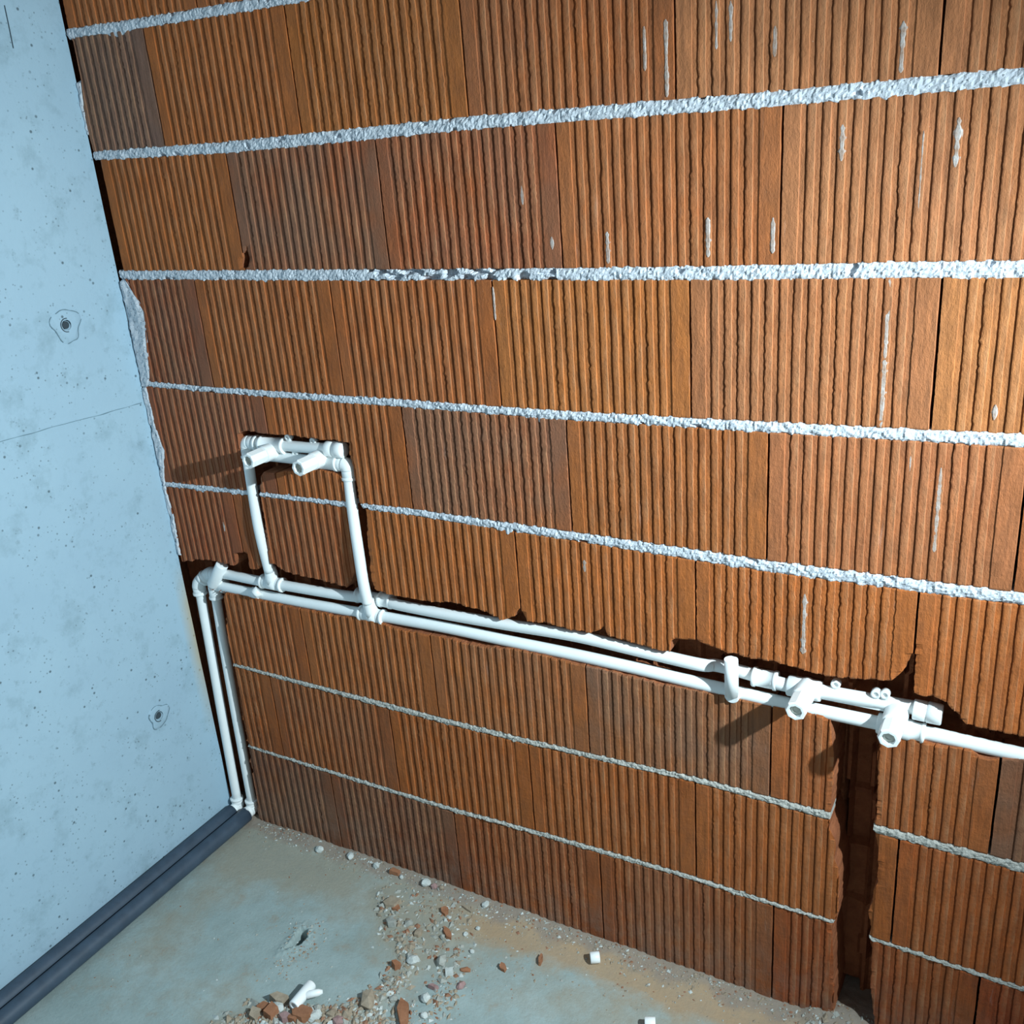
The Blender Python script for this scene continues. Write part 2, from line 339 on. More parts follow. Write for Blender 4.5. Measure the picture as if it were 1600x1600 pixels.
# left end of the brickwork beside the concrete (z -> x)
EDGE = [(0.0099,0.7846),(0.0087,0.8219),(0.0122,0.9082),(0.0055,0.9726),(0.0100,1.0119),(0.0302,1.0818),(0.0166,1.1425),(0.0139,1.2378),(0.0340,1.2606),(0.0471,1.3406),(0.0625,1.4198),(0.0269,1.4851),(0.0047,1.5170),(0.0122,1.6712),(0.0187,1.7411),(0.0065,1.7737),(0.0020,1.8460),(0.0165,1.9112),(0.0174,1.9895),(-0.0082,2.0107),(-0.0039,2.0673)]
EDGE = sorted([(z, max(x, 0.003)) for x, z in EDGE])
def edge(z): return float(np.interp(z, [e[0] for e in EDGE], [e[1] for e in EDGE]))
TINT = {  # (course, number from the corner): colour (upper right also paled to paint in strong light), smoke
 (8, 0): ((0.27, 0.165, 0.15), 0.4), (8, 1): ((0.50, 0.165, 0.048), 0.05), (8, 2): ((0.50, 0.175, 0.046), 0.1), (8, 3): ((0.47, 0.155, 0.052), 0.25), (8, 4): ((0.57, 0.25, 0.125), 0.08), (8, 5): ((0.57, 0.25, 0.125), 0.08),
 (7, 0): ((0.47, 0.155, 0.045), 0.05), (7, 1): ((0.36, 0.12, 0.06), 0.6), (7, 2): ((0.42, 0.13, 0.055), 0.35), (7, 3): ((0.51, 0.185, 0.07), 0.1), (7, 4): ((0.57, 0.25, 0.125), 0.08), (7, 5): ((0.57, 0.25, 0.125), 0.08),
 (6, 0): ((0.33, 0.10, 0.05), 0.4), (6, 1): ((0.46, 0.15, 0.045), 0.1), (6, 2): ((0.49, 0.16, 0.05), 0.1), (6, 3): ((0.55, 0.205, 0.062), 0.02), (6, 4): ((0.52, 0.215, 0.10), 0.12), (6, 5): ((0.58, 0.25, 0.10), 0.05),
 (5, 0): ((0.37, 0.115, 0.055), 0.3), (5, 1): ((0.48, 0.155, 0.045), 0.05), (5, 2): ((0.42, 0.15, 0.07), 0.5), (5, 3): ((0.49, 0.17, 0.05), 0.1), (5, 4): ((0.52, 0.20, 0.09), 0.12), (5, 5): ((0.5, 0.16, 0.05), 0.1),
 (4, 0): ((0.37, 0.105, 0.045), 0.15), (4, 1): ((0.40, 0.12, 0.04), 0.15), (4, 2): ((0.53, 0.175, 0.048), 0.0), (4, 3): ((0.54, 0.18, 0.05), 0.0), (4, 4): ((0.53, 0.175, 0.05), 0.0), (4, 5): ((0.56, 0.185, 0.055), 0.0),
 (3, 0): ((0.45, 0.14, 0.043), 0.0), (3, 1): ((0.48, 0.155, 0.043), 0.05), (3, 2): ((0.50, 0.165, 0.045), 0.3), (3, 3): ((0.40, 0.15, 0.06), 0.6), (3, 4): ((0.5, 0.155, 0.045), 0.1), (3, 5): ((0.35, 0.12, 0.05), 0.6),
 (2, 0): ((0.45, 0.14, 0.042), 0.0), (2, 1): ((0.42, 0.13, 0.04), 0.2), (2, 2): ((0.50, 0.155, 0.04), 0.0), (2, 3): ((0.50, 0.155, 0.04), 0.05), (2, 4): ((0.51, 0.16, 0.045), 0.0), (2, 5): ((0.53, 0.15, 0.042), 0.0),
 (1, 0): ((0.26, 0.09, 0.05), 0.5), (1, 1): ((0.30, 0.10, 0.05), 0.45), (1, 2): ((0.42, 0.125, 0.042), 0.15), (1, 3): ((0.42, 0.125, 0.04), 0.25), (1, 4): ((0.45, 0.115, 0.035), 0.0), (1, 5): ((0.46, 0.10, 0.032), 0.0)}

wall_back = None
RIDGES = []   # (x centre, z low, z high) of every rib, for mortar specks
BD = 0.14
def make_brick(course, idx, x0, x1):
    w = x1 - x0
    seed = course * 17.3 + idx * 5.1
    gap = 0.0011
    a, b = x0 + gap, x1 - gap
    # profile across the face: flat end strips, ribs between
    lw, rw, nr = 0.026, 0.034, 14
    p = (w - lw - rw) / (nr + 0.46)
    DEP = 0.0018
    prof = [(0.0, 0.0016), (0.0015, 0.0), (lw * 0.5, 0.0), (lw - 0.0009, 0.0), (lw, DEP)]
    x = lw
    for k in range(nr):
        g = p * 0.46
        prof += [(x + g - 0.0031, DEP + 0.0002), (x + g - 0.0025, DEP + 0.0022), (x + g - 0.0007, DEP + 0.0024), (x + g + 0.0001, 0.0003), (x + g + 0.0022, -0.0003), (x + p - 0.0011, -0.0001), (x + p - 0.0001, DEP)]
        RIDGES.append((x0 + x + g + 0.5 * (p - g), 0.25 * (course - 1) + 0.012, 0.25 * course - 0.012))
        x += p
    prof += [(w - rw - 0.0003, DEP), (w - rw + 0.0003, 0.0), (w - rw * 0.5, 0.0), (w - 0.0035, 0.0), (w - 0.0022, 0.0018)]
    prof = [(max(gap, q[0]), q[1]) for q in prof]
    px = np.array([q[0] for q in prof]); py = np.array([q[1] for q in prof]); nx = len(px)
    nzr = 18 if x0 > 2.2 else 50 if course <= 5 else 44
    ts = np.concatenate([[0, 0.012], np.linspace(0.035, 0.965, nzr - 4), [0.988, 1.0]])
    rough = 0.0004 + 0.0013 * max(0, nz(seed, 2.2, 1.1)) * 2
    torn = [max(0.0, nz(seed + 1.7 * k, 4.4, 0.6) + 0.08) * 0.0085 for k in range(nr + 3)]
    rib = lambda i: max(0, min(nr, (i - 4) // 7))
    dx = 0.002 * nz(seed, 0.3, 0.7); tilt = 0.0015 * nz(seed, 8, 3)
    verts = []
    V = noise.noise_vector
    for j, t in enumerate(ts):
        endy = 0.0012 if j in (0, len(ts) - 1) else 0.0
        for i in range(nx):
            X = x0 + px[i]
            zb = zj(course - 1, X) + th(course - 1, X) / 2; zt = zj(course, X) - th(course, X) / 2
            if course == 1: zb = 0.002
            Z = zb + (zt - zb) * t
            n1 = V((X * 150, Z * 150, seed)); n2 = V((X * 40, Z * 22, seed + 3))
            if 0 < i < nx - 1: X += n1[0] * rough + n2[0] * 0.0007 + (torn[rib(i)] * n1[2] * 0.55 if 4 < i < nx - 6 and (i - 5) % 7 in (1, 2, 3, 4) else 0)
            elif i == 0: X += abs(n2[0]) * 0.0014
            else: X -= abs(n2[0]) * 0.0012
            Y = py[i] + n1[1] * 0.00035 + n2[1] * 0.0008 + endy + tilt * (t - 0.5) + dx * 0.4
            if j in (0, len(ts) - 1): Z += n1[2] * 0.0012
            verts.append((X, Y, Z))
    nj = len(ts)
    faces = [(j * nx + i, j * nx + i + 1, (j + 1) * nx + i + 1, (j + 1) * nx + i) for j in range(nj - 1) for i in range(nx - 1)]
    return verts, faces

def build_wall():
    global wall_back
    # rear leaf of the wall, the body that carries bricks and joints
    v = [(-0.14, BD, -0.05), (2.9, BD, -0.05), (2.9, BD, 2.5), (-0.14, BD, 2.5), (-0.14, 0.20, -0.05), (2.9, 0.20, -0.05), (2.9, 0.20, 2.5), (-0.14, 0.20, 2.5)]
    f = [(0, 1, 2, 3), (7, 6, 5, 4), (0, 4, 5, 1), (1, 5, 6, 2), (2, 6, 7, 3), (3, 7, 4, 0)]
    wall_back = mesh_obj('wall_back', v, f, CLAY_IN)
    tag(wall_back, 'brown wall of ribbed hollow clay blocks with pale mortar joints', kind='structure')
    for c in range(1, 11):
        H = HEAD[c]
        row = [(H[i], H[i + 1]) for i in range(len(H) - 1)]
        idx = 0
        for (a, b) in row:
            verts, faces = make_brick(c, idx, a, b)
            t = TINT.get((c, idx))
            if t is None:
                k = 0.46 + 0.08 * rng.random(); t = ((k, k * 0.33, k * 0.1), 0.15 * rng.random())
            if c < 4: t = (tuple(q * (0.80, 0.86, 0.92)[c - 1] for q in t[0]), t[1])  # lower courses tinted darker, painting in the light's falloff towards the floor
            chased('brick', verts, faces, (BRICK, CLAY_IN), BD, wall_back, (*t[0], t[1]), edge_light=len(verts))
            idx += 1
_mb = make_brick
def make_brick(course, idx, x0, x1):
    if idx: return _mb(course, idx, x0, x1)
    verts, faces = _mb(course, 99, x0, x1)
    if course <= 3: return verts, faces
    out = []
    for (x, y, z) in verts:
        e = edge(z)
        # columns beyond the ragged corner fold onto the brick's end
        if x < e + 0.002: x = e + 0.002 * (x - x0) / max(e + 0.002 - x0, 1e-4)
        out.append((x, y, z))
    return out, faces
build_wall()

def mortar(k, xa=0.0, xb=2.72, mat=MORTAR):
    if k >= 4: xa = edge(0.25 * k) - 0.01 if k > 3 else 0.0
    if k == 8 or k > 8: xa = 0.004
    if k == 3: xa = 2.06
    nx = int((xb - xa) / 0.0034); rows = [-1.0, -0.84, -0.6, -0.35, -0.1, 0.15, 0.4, 0.65, 0.86, 1.0]
    V = noise.noise_vector; verts = []
    for r in rows:
        for i in range(nx + 1):
            x = xa + (xb - xa) * i / nx
            zc = zj(k, x); h = th(k, x) / 2
            n1 = V((x * 170, r * 1.6 + k * 9, 1.7)); n2 = V((x * 48, r * 0.8 + k * 4, 5.0)); n3 = V((x * 14, k * 3.3, 9.0))
            z = zc + r * (h * (0.85 if k < 3 else 1.0) + 0.0014) + (n1[2] * 0.0026 + n2[2] * 0.0018) * (1 if abs(r) > 0.7 else 0.4)
            if r < -0.7: z -= max(0, n3[0] - 0.42) * 0.022
            if r > 0.7: z += max(0, n3[1] - 0.55) * 0.012
            n4 = V((x * 230, (zc + r * h) * 230, 3.0)); y = 0.0015 + n1[1] * 0.0016 + n4[1] * 0.0023 + n2[1] * 0.0024 + (0.006 if n2[0] > 0.52 and k > 3 else 0) + 0.0035 * abs(r) ** 3 - 0.0022
            if k == 6 and 0.72 < x < 1.13:        # missing flakes in this joint
                q = nz(x * 38, r * 1.1, 3.0); y += 0.012 * max(0, min(1, (q + 0.05) * 5))
            verts.append((x, y, z))
    W = nx + 1; nr = len(rows)
    faces = [(j * W + i, j * W + i + 1, (j + 1) * W + i + 1, (j + 1) * W + i) for j in range(nr - 1) for i in range(nx)]
    chased('mortar_joint', verts, faces, (mat, mat), 0.05, wall_back, chip=0.002)
for k in range(1, 10): mortar(k, mat=MORTAR_D if k < 3 else MORTAR)

# rough bed left at the bottom of the chases: broken cells and webs of the blocks
def chase_bed():
    xs = np.arange(-0.058, 2.72, 0.0062); zs = np.arange(-0.05, 1.19, 0.0075)
    verts = []; V = noise.noise_vector
    for z in zs:
        for x in xs:
            n2 = V((x * 22, z * 9, 2.0)); n1 = V((x * 90, z * 90, 4.0))
            u = ((x + n2[0] * 0.006) % 0.047) / 0.047
            web = 1.0 if u < 0.24 else 0.0
            brk = V((int(x / 0.047) * 3.3, z * 12, 7.7))[0]
            deep = 0.020 if brk > 0.12 else 0.0
            y = 0.060 + (0.0 if web else 0.010 + deep) + n1[1] * 0.003 + n2[1] * 0.006
            if 1.60 < x < 1.82 and z < 0.69: y += 0.038
            if z % 0.25 > 0.24 and x > 0.2: y -= 0.01
            verts.append((x, y, z))
    W = len(xs)
    faces = [(j * W + i, j * W + i + 1, (j + 1) * W + i + 1, (j + 1) * W + i) for j in range(len(zs) - 1) for i in range(W - 1)]
    keep = []
    for f in faces:
        x = verts[f[0]][0] + 0.003; z = verts[f[0]][2] + 0.004
        for poly, bb in zip(POLYS, BBS):
            if bb[0] - 0.02 < x < bb[1] + 0.02 and bb[2] - 0.02 < z < bb[3] + 0.02 and any(inside(poly, x + a, z + b) for a, b in ((0, 0), (0.012, 0), (-0.012, 0), (0, 0.012), (0, -0.012))):
                keep.append(f); break
    used = sorted({i for f in keep for i in f}); mp = {q: n for n, q in enumerate(used)}
    o = mesh_obj('chase_bed', [verts[i] for i in used], [tuple(mp[i] for i in f) for f in keep], CLAY_IN, wall_back)
chase_bed()
bm = bmesh.new(); bmesh.ops.create_cube(bm, size=1, matrix=Matrix.Translation((-0.097, 0.07, 1.225)) @ Matrix.Diagonal((0.07, 0.139, 2.55, 1)))
bm_obj('clay_block_end', bm, CLAY_IN, wall_back)

# mortar smeared into the ragged corner between brickwork and concrete
def smear(zs, inner, outer, name='mortar_smear', y=-0.003, amp=0.003):
    # lumpy strip between two x(z) curves
    verts = []; nxs = 7; n = len(zs)
    for j, z in enumerate(zs):
        a, b = inner[j], outer[j]
        for i in range(nxs):
            x = a + (b - a) * i / (nxs - 1)
            n1 = noise.noise_vector((x * 130, z * 110, 3)); n2 = noise.noise_vector((x * 60, z * 30, 8))
            edgef = 1.0 if i in (0, nxs - 1) else 0.0
            verts.append((x + n1[0] * 0.0012, y + n1[1] * amp + n2[1] * amp + edgef * 0.004 + (0.012 if j in (0, n - 1) else 0), z))
    f = [(j * nxs + i, j * nxs + i + 1, (j + 1) * nxs + i + 1, (j + 1) * nxs + i) for j in range(n - 1) for i in range(nxs - 1)]
    return mesh_obj(name, verts, f, MORTAR, wall_back, smooth=False)
def corner_smear(z0, z1, wmax=1.0):
    zs = np.arange(z0, z1, 0.006)
    smear(zs, [0.0005 + 0 * z for z in zs], [edge(z) * wmax + 0.003 + 0.002 * nz(z * 90, 0, 0) for z in zs])
corner_smear(1.236, 1.497); corner_smear(0.985, 1.247); corner_smear(0.795, 0.994); corner_smear(1.80, 1.92, 0.72)
# pale smears and drips left on single ribs
for (x, z1), (x2, z0), wd_ in zip(
    [(1.4117,1.8894),(1.4348,1.8865),(1.4953,1.8459),(1.6905,1.8319),(1.6014,1.7066),(1.7522,1.7044),(1.7049,1.6906),(1.5082,1.5811),(1.6771,1.4880),(1.6823,1.3672),(1.8383,1.3062),(1.5776,0.9538),(1.3401,1.8742),(1.2982,1.8527),(1.2289,1.5675),(1.3997,1.5846),(1.0740,1.6482),(1.1262,1.5617),(1.0002,1.4766),(1.1465,0.9556),(1.7269,1.2175),(1.7668,1.2023),(0.2909,1.0399),(0.1795,0.9135),(1.3143,1.8685),(1.7857,1.0981)],
    [(1.4116,1.8246),(1.4350,1.8324),(1.4961,1.8055),(1.6948,1.7675),(1.6000,1.6571),(1.7491,1.6401),(1.7071,1.5834),(1.5063,1.5277),(1.6822,1.3691),(1.6867,1.2601),(1.8396,1.2830),(1.5803,0.8363),(1.3359,1.7660),(1.2946,1.8063),(1.2266,1.5152),(1.3973,1.5234),(1.0714,1.6167),(1.1248,1.5402),(0.9944,1.4161),(1.1452,0.9308),(1.7267,1.1922),(1.7735,1.0612),(0.2924,1.0290),(0.1841,0.8889),(1.3097,1.8156),(1.7810,1.0623)],
    [.0035, .005, .006, .005, .007, .007, .0016, .006, .008, .009, .005, .006, .005, .004, .006, .006, .005, .006, .003, .008, .003, .005, .005, .004, .004, .004]):
    rx = min((abs(r[0] - x), r[0]) for r in RIDGES if r[1] - 0.02 < (z0 + z1) / 2 < r[2] + 0.02)
    cx = rx[1] if rx[0] < 0.012 else x
    n = max(5, int((z1 - z0) / 0.004)); vs = []
    for j in range(n):
        z = z0 + (z1 - z0) * j / (n - 1)
        hw = min(0.0056, wd_ * 0.95) * (0.25 if j in (0, n - 1) else 1) * (0.8 + 0.6 * nz(z * 150, cx * 10, 2))
        for q, yy in ((-1, 0.0006), (-0.5, -0.0009), (0.5, -0.0010), (1, 0.0006)):
            vs.append((cx + q * hw + 0.0006 * nz(z * 60, q, 5), yy + 0.0002, z))
    mesh_obj('mortar_smear', vs, [(j * 4 + i, j * 4 + i + 1, j * 4 + i + 5, j * 4 + i + 4) for j in range(n - 1) for i in range(3)], SMEAR, wall_back)

# ------------------------------------------------------------------ concrete wall on the left
def grid_obj(name, us, vs_, fn, mat, parent=None, smooth=True):
    W = len(us); verts = [fn(u, v) for v in vs_ for u in us]
    f = [(j * W + i, j * W + i + 1, (j + 1) * W + i + 1, (j + 1) * W + i) for j in range(len(vs_) - 1) for i in range(W - 1)]
    return mesh_obj(name, verts, f, mat, parent, smooth)
TIES = [(-0.163, 1.4185), (-0.1634, 0.417)]
def concrete():
    ys = np.concatenate([np.arange(-3.2, -0.8, 0.08), np.arange(-0.8, 0.0, 0.006), [0.0]])
    zs = np.concatenate([[-0.05], np.arange(0.0, 2.14, 0.007), [2.2, 2.3, 2.5]])
    seam = sorted([(-3.2, 1.29), (-0.381, 1.2159), (-0.25, 1.212), (-0.12, 1.206), (-0.003, 1.203), (0.2, 1.203)])
    def fn(y, z):
        x = 0.0006 * nz(y * 9, z * 9, 0) + 0.0009 * nz(y * 2.5, z * 2.5, 4)
        s = interp(seam, y) + 0.002 * nz(y * 25, 0, 0)
        d = abs(z - s)
        if y > -0.9: x += 0.0011 * math.exp(-(d / 0.005) ** 2)
        for ty, tz in TIES:
            r = math.hypot(y - ty, z - tz)
            if r < 0.012: x -= 0.028 * (1 - (r / 0.012) ** 4)
        return (x, y, z)
    o = grid_obj('wall_left', ys, zs, fn, CONC)
    # solid body behind the face
    v = [(-0.002, -3.2, -0.05), (-0.2, -3.2, -0.05), (-0.2, 0.2, -0.05), (-0.05, 0.2, -0.05), (-0.05, -3.2, 2.5)]
    bm = bmesh.new(); bmesh.ops.create_cube(bm, size=1, matrix=Matrix.Translation((-0.128, -1.6, 1.225)) @ Matrix.Diagonal((0.15, 3.2, 2.55, 1)))
    bm_obj('wall_body', bm, CONC, o)
    tag(o, 'pale grey-blue cast concrete wall with tie holes and air bubbles', kind='structure')
    for n, (ty, tz) in enumerate(TIES):
        # thin irregular patch around the hole, with a plastic collar
        K = 40; vs = []; fs = []
        rings = [(0.0115, 0.0022), (0.0135, 0.0026), (0.0185, 0.0022), (0.026, 0.0019), (1.0, 0.0015), (1.06, -0.0006)]
        for k in range(K):
            a = 2 * math.pi * k / K
            ro = 0.036 + 0.0045 * math.sin(3 * a + n) + 0.003 * nz(math.cos(a) * 2, math.sin(a) * 2, n * 5) + 0.002 * math.sin(5 * a)
            if n: ro *= 0.85
            for (r, h) in rings:
                rr = r if r < 0.5 else ro * r
                vs.append((h + 0.0007 * nz(a * 3, rr * 200, n), ty + rr * math.cos(a), tz + rr * math.sin(a)))
        m = len(rings)
        for k in range(K):
            for i in range(m - 1): fs.append((k * m + i, k * m + i + 1, ((k + 1) % K) * m + i + 1, ((k + 1) % K) * m + i))
        pt = mesh_obj('tie_hole_patch', vs, fs, CONC, o, smooth=True)
        ck = []; cf = []
        for k in range(K + 1):
            a = 2 * math.pi * k / K; v = vs[(k % K) * m + 4]; w_ = 0.0008 + 0.0007 * nz(a * 4, n, 3)
            if n == 0 or 0.3 < (k / K * 3.0) % 1.0: w_ = w_
            dy, dz = math.cos(a), math.sin(a)
            ck += [(0.0024, v[1] - dy * w_, v[2] - dz * w_), (0.0024, v[1] + dy * w_ * 1.3, v[2] + dz * w_ * 1.3)]
        for k in range(K):
            if not (1 <= k % 13 <= 2) : cf.append((2 * k, 2 * k + 1, 2 * k + 3, 2 * k + 2))
        mesh_obj('patch_edge_shade', ck, cf, SHADE, pt)  # dark ring painted in for the shade at the patch's edge
        # collar ring broken open on one side
        bm = bmesh.new(); K2 = 30
        ring = []
        for k in range(K2 + 1):
            a = math.radians(75 + 200 * k / K2); 
            ring.append([bm.verts.new((x_, ty + r * math.cos(a), tz + r * math.sin(a))) for r, x_ in ((0.0135, 0.0005), (0.0138, 0.0034), (0.0156, 0.0034), (0.0160, 0.0005))])
        for k in range(K2):
            for i in range(3): bm.faces.new((ring[k][i], ring[k][i + 1], ring[k + 1][i + 1], ring[k + 1][i]))
        bm_obj('tie_sleeve', bm, DARKHOLE, pt)
        bm = bmesh.new(); bmesh.ops.create_cone(bm, cap_ends=True, segments=20, radius1=0.0085, radius2=0.0085, depth=0.012, matrix=Matrix.Translation((-0.0065, ty, tz)) @ Matrix.Rotation(math.pi / 2, 4, 'Y'))
        bm_obj('tie_hole', bm, DARKHOLE, pt)
    sv = []; ys2 = np.arange(-0.9, -0.004, 0.008)
    for y in ys2:
        zc = interp(seam, y) + 0.0025 * nz(y * 18, 2, 0); w_ = max(0.00025, 0.0007 + 0.0009 * nz(y * 30, 5, 1))
        sv += [(0.0032, y, zc - w_), (0.0032, y, zc + w_)]
    mesh_obj('formwork_seam_shade', sv, [(2 * i, 2 * i + 1, 2 * i + 3, 2 * i + 2) for i in range(len(ys2) - 1)], SHADE, o)  # dark strip painting in the shade of the seam's relief
    # scratch high on the wall
    pts = [(-0.1315, 2.05), (-0.1325, 2.01), (-0.134, 1.972)]
    vs = []
    for y, z in pts: vs += [(0.0008, y - 0.0007, z), (0.0026, y, z), (0.0008, y + 0.0007, z)]
    fs = [(3 * j + i, 3 * j + i + 1, 3 * j + i + 4, 3 * j + i + 3) for j in range(2) for i in range(2)]
    mesh_obj('rust_streak', vs, fs, DARKHOLE, o)
concrete()

# ------------------------------------------------------------------ floor
def poly_dist(px_, py_, pts):
    best = 9
    for (x1, y1), (x2, y2) in zip(pts[:-1], pts[1:]):
        dx, dy = x2 - x1, y2 - y1; t = max(0, min(1, ((px_ - x1) * dx + (py_ - y1) * dy) / (dx * dx + dy * dy)))
        best = min(best, math.hypot(px_ - x1 - t * dx, py_ - y1 - t * dy))
    return best
HOLE = [(0.4842,-0.3336),(0.4892,-0.3078),(0.4803,-0.2793),(0.4765,-0.2611),(0.4964,-0.2587),(0.5137,-0.2814),(0.5128,-0.3034),(0.4998,-0.3222)]
RING = [(0.5999,-0.0916),(0.6721,-0.1514),(0.7531,-0.2009),(0.7864,-0.2865),(0.7718,-0.3505),(0.7337,-0.4143),(0.6588,-0.4730),(0.5627,-0.5076),(0.4945,-0.5720)]   # ridge of crumbs around the clean screed
RING2 = [(0.6588,-0.0649),(0.7922,-0.0965),(0.8618,-0.1918),(0.8998,-0.2905),(0.8829,-0.3880)]
def fh(x, y):
    h = 0.0008 * nz(x * 6, y * 6, 1) + 0.0006 * nz(x * 25, y * 25, 2)
    if y > -0.09:                       # dirt banked along the foot of the brickwork
        w = max(0, min(1, (y + 0.075) / 0.07)); h += (0.010 + 0.005 * nz(x * 12, 0, 0)) * w * w * (0.5 if x < 0.2 else 1)
        h += 0.0035 * abs(nz(x * 70, y * 70, 3)) * w
    if x > 0.2 and y < 0.02:
        d = poly_dist(x, y, RING); 
        if d < 0.06: h += (0.0035 + 0.004 * abs(nz(x * 60, y * 60, 5))) * math.exp(-(d / 0.022) ** 2)
        d = poly_dist(x, y, RING2)
        if d < 0.08: h += (0.0025 + 0.004 * abs(nz(x * 50, y * 50, 6))) * math.exp(-(d / 0.03) ** 2)
    # broken-out hole in the screed
    if abs(x - 0.49) < 0.09 and abs(y + 0.29) < 0.09:
        d = poly_dist(x, y, HOLE + HOLE[:1]); ins = inside(HOLE, x, y)
        if ins: h -= min(0.045, 0.006 + d * 5.0)
        elif d < 0.025: h += 0.0045 * (1 - d / 0.025) * (0.35 + abs(nz(x * 90, y * 90, 4)) * 2)
    if 1.60 < x < 1.76 and y > -0.07: h += 0.022 * max(0, 1 - abs(y - 0.01) / 0.075) * max(0, min(1, (x - 1.60) / 0.03)) * (0.8 + 0.3 * nz(x * 60, y * 60, 1)) * max(0, 1 - max(0, x - 1.70) / 0.06)
    return h
def build_floor():
    xs = np.concatenate([[-0.05], np.arange(0.0, 0.44, 0.0058), np.arange(0.44, 0.545, 0.0022), np.arange(0.55, 2.12, 0.0058), np.arange(2.2, 3.6, 0.2)])
    ys = np.concatenate([np.arange(-3.2, -0.85, 0.15), np.arange(-0.82, -0.335, 0.0058), np.arange(-0.335, -0.245, 0.0022), np.arange(-0.24, 0.13, 0.0058), [0.139]])
    o = grid_obj('floor', xs, ys, lambda x, y: (x, y, fh(x, y)), FLOOR)
    me = o.data; ca = me.color_attributes.new('dirt', 'FLOAT_COLOR', 'POINT')
    cols = []
    def blob(x, y, cx, cy, rx, ry): return math.exp(-((x - cx) / rx) ** 2 - ((y - cy) / ry) ** 2)
    for v in me.vertices:
        x, y, z = v.co
        tan_ = max(0, min(1, (y + 0.05 + 0.05 * nz(x * 5, y * 5, 3)) / 0.05)) * 0.9
        tan_ += 0.85 * blob(x, y, 0.38, -0.09, 0.30, 0.11) + 0.6 * blob(x, y, 0.18, -0.34, 0.09, 0.26) + 0.45 * blob(x, y, 0.20, -0.10, 0.2, 0.08) + 0.4 * blob(x, y, 0.45, -0.5, 0.2, 0.1)
        tan_ += 0.9 * blob(x, y, 0.76, -0.11, 0.14, 0.16) + 0.65 * blob(x, y, 1.35, -0.17, 0.4, 0.12) + 0.7 * math.exp(-(poly_dist(x, y, RING) / 0.03) ** 2) if y < 0.05 and -0.6 < y else 0
        org = 0.8 * blob(x, y, 0.95, -0.07, 0.18, 0.06) + 0.95 * blob(x, y, 1.38, -0.06, 0.22, 0.06) + 0.7 * blob(x, y, 1.20, -0.05, 0.3, 0.035) + 0.5 * blob(x, y, 1.6, -0.12, 0.1, 0.08)
        dirt = max(0, min(1, (y + 0.055 + 0.03 * nz(x * 14, 0, 8)) / 0.035))
        cols += [tan_, org, dirt, 1.0]
    ca.data.foreach_set('color', cols)
    tag(o, 'dusty grey-blue concrete floor with tan stains', kind='structure')
build_floor()

# ------------------------------------------------------------------ pipes
def frame(d):
    d = d.normalized(); a = Vector((0, 0, 1)) if abs(d.z) < 0.9 else Vector((1, 0, 0))
    u = d.cross(a).normalized(); return u, d.cross(u).normalized()
def tube(bm, pts, r, seg=20, cap=True):
    pts = [Vector(p) for p in pts]; rings = []
    u = None
    for i, p in enumerate(pts):
        d = (pts[min(i + 1, len(pts) - 1)] - pts[max(i - 1, 0)]).normalized()
        if u is None: u, _ = frame(d)
        u = (u - d * u.dot(d)).normalized(); v = d.cross(u)
        rr = r[i] if isinstance(r, (list, tuple)) else r
        rings.append([bm.verts.new(p + (u * math.cos(2 * math.pi * k / seg) + v * math.sin(2 * math.pi * k / seg)) * rr) for k in range(seg)])
    for a, b in zip(rings[:-1], rings[1:]):
        for k in range(seg): bm.faces.new((a[k], a[(k + 1) % seg], b[(k + 1) % seg], b[k])).smooth = True
    if cap: bm.faces.new(rings[0][::-1]); bm.faces.new(rings[-1])
def lathe(bm, p, d, prof, seg=24):
    """rings of (distance along d, radius)"""
    p = Vector(p); d = Vector(d).normalized(); u, v = frame(d); rings = []
    for t, r in prof:
        rings.append([bm.verts.new(p + d * t + (u * math.cos(2 * math.pi * k / seg) + v * math.sin(2 * math.pi * k / seg)) * max(r, 1e-5)) for k in range(seg)])
    for a, b in zip(rings[:-1], rings[1:]):
        for k in range(seg): bm.faces.new((a[k], a[(k + 1) % seg], b[(k + 1) % seg], b[k])).smooth = True
    bm.faces.new(rings[0][::-1]); bm.faces.new(rings[-1])
ORIGIN = [Vector((0, 0, 0))]      # base of the thing whose parts are being built in room coordinates
def fin(name, bm, parent, mat=PVC):
    for v in bm.verts: v.co -= ORIGIN[0]
    me = bpy.data.meshes.new(name)
    bmesh.ops.recalc_face_normals(bm, faces=bm.faces); bm.to_mesh(me); bm.free(); me.materials.append(mat)
    o = bpy.data.objects.new(name, me); C.objects.link(o); o.parent = parent; return o
def smooth_path(pts, n=6):
    P = [Vector(p) for p in pts]; out = []
    for i in range(len(P) - 1):
        p0, p1, p2, p3 = P[max(i - 1, 0)], P[i], P[i + 1], P[min(i + 2, len(P) - 1)]
        for k in range(n):
            t = k / n
            out.append(0.5 * ((2 * p1) + (p2 - p0) * t + (2 * p0 - 5 * p1 + 4 * p2 - p3) * t * t + (3 * p1 - p0 - 3 * p2 + p3) * t ** 3))
    out.append(P[-1]); return out
def pipe(parent, pts, r=0.0125):
    bm = bmesh.new(); tube(bm, smooth_path(pts), r); return fin('pipe', bm, parent)
def socket(bm, p, d, L, r=0.0165, lip=0.0019):
    """one welded socket arm: barrel, groove and end lip"""
    lathe(bm, p, d, [(-0.002, r * 0.9), (0.0, r), (L - 0.0085, r), (L - 0.0075, r - 0.0008), (L - 0.0065, r + lip), (L - 0.001, r + lip), (L, r + lip - 0.001), (L, 0.0126)])
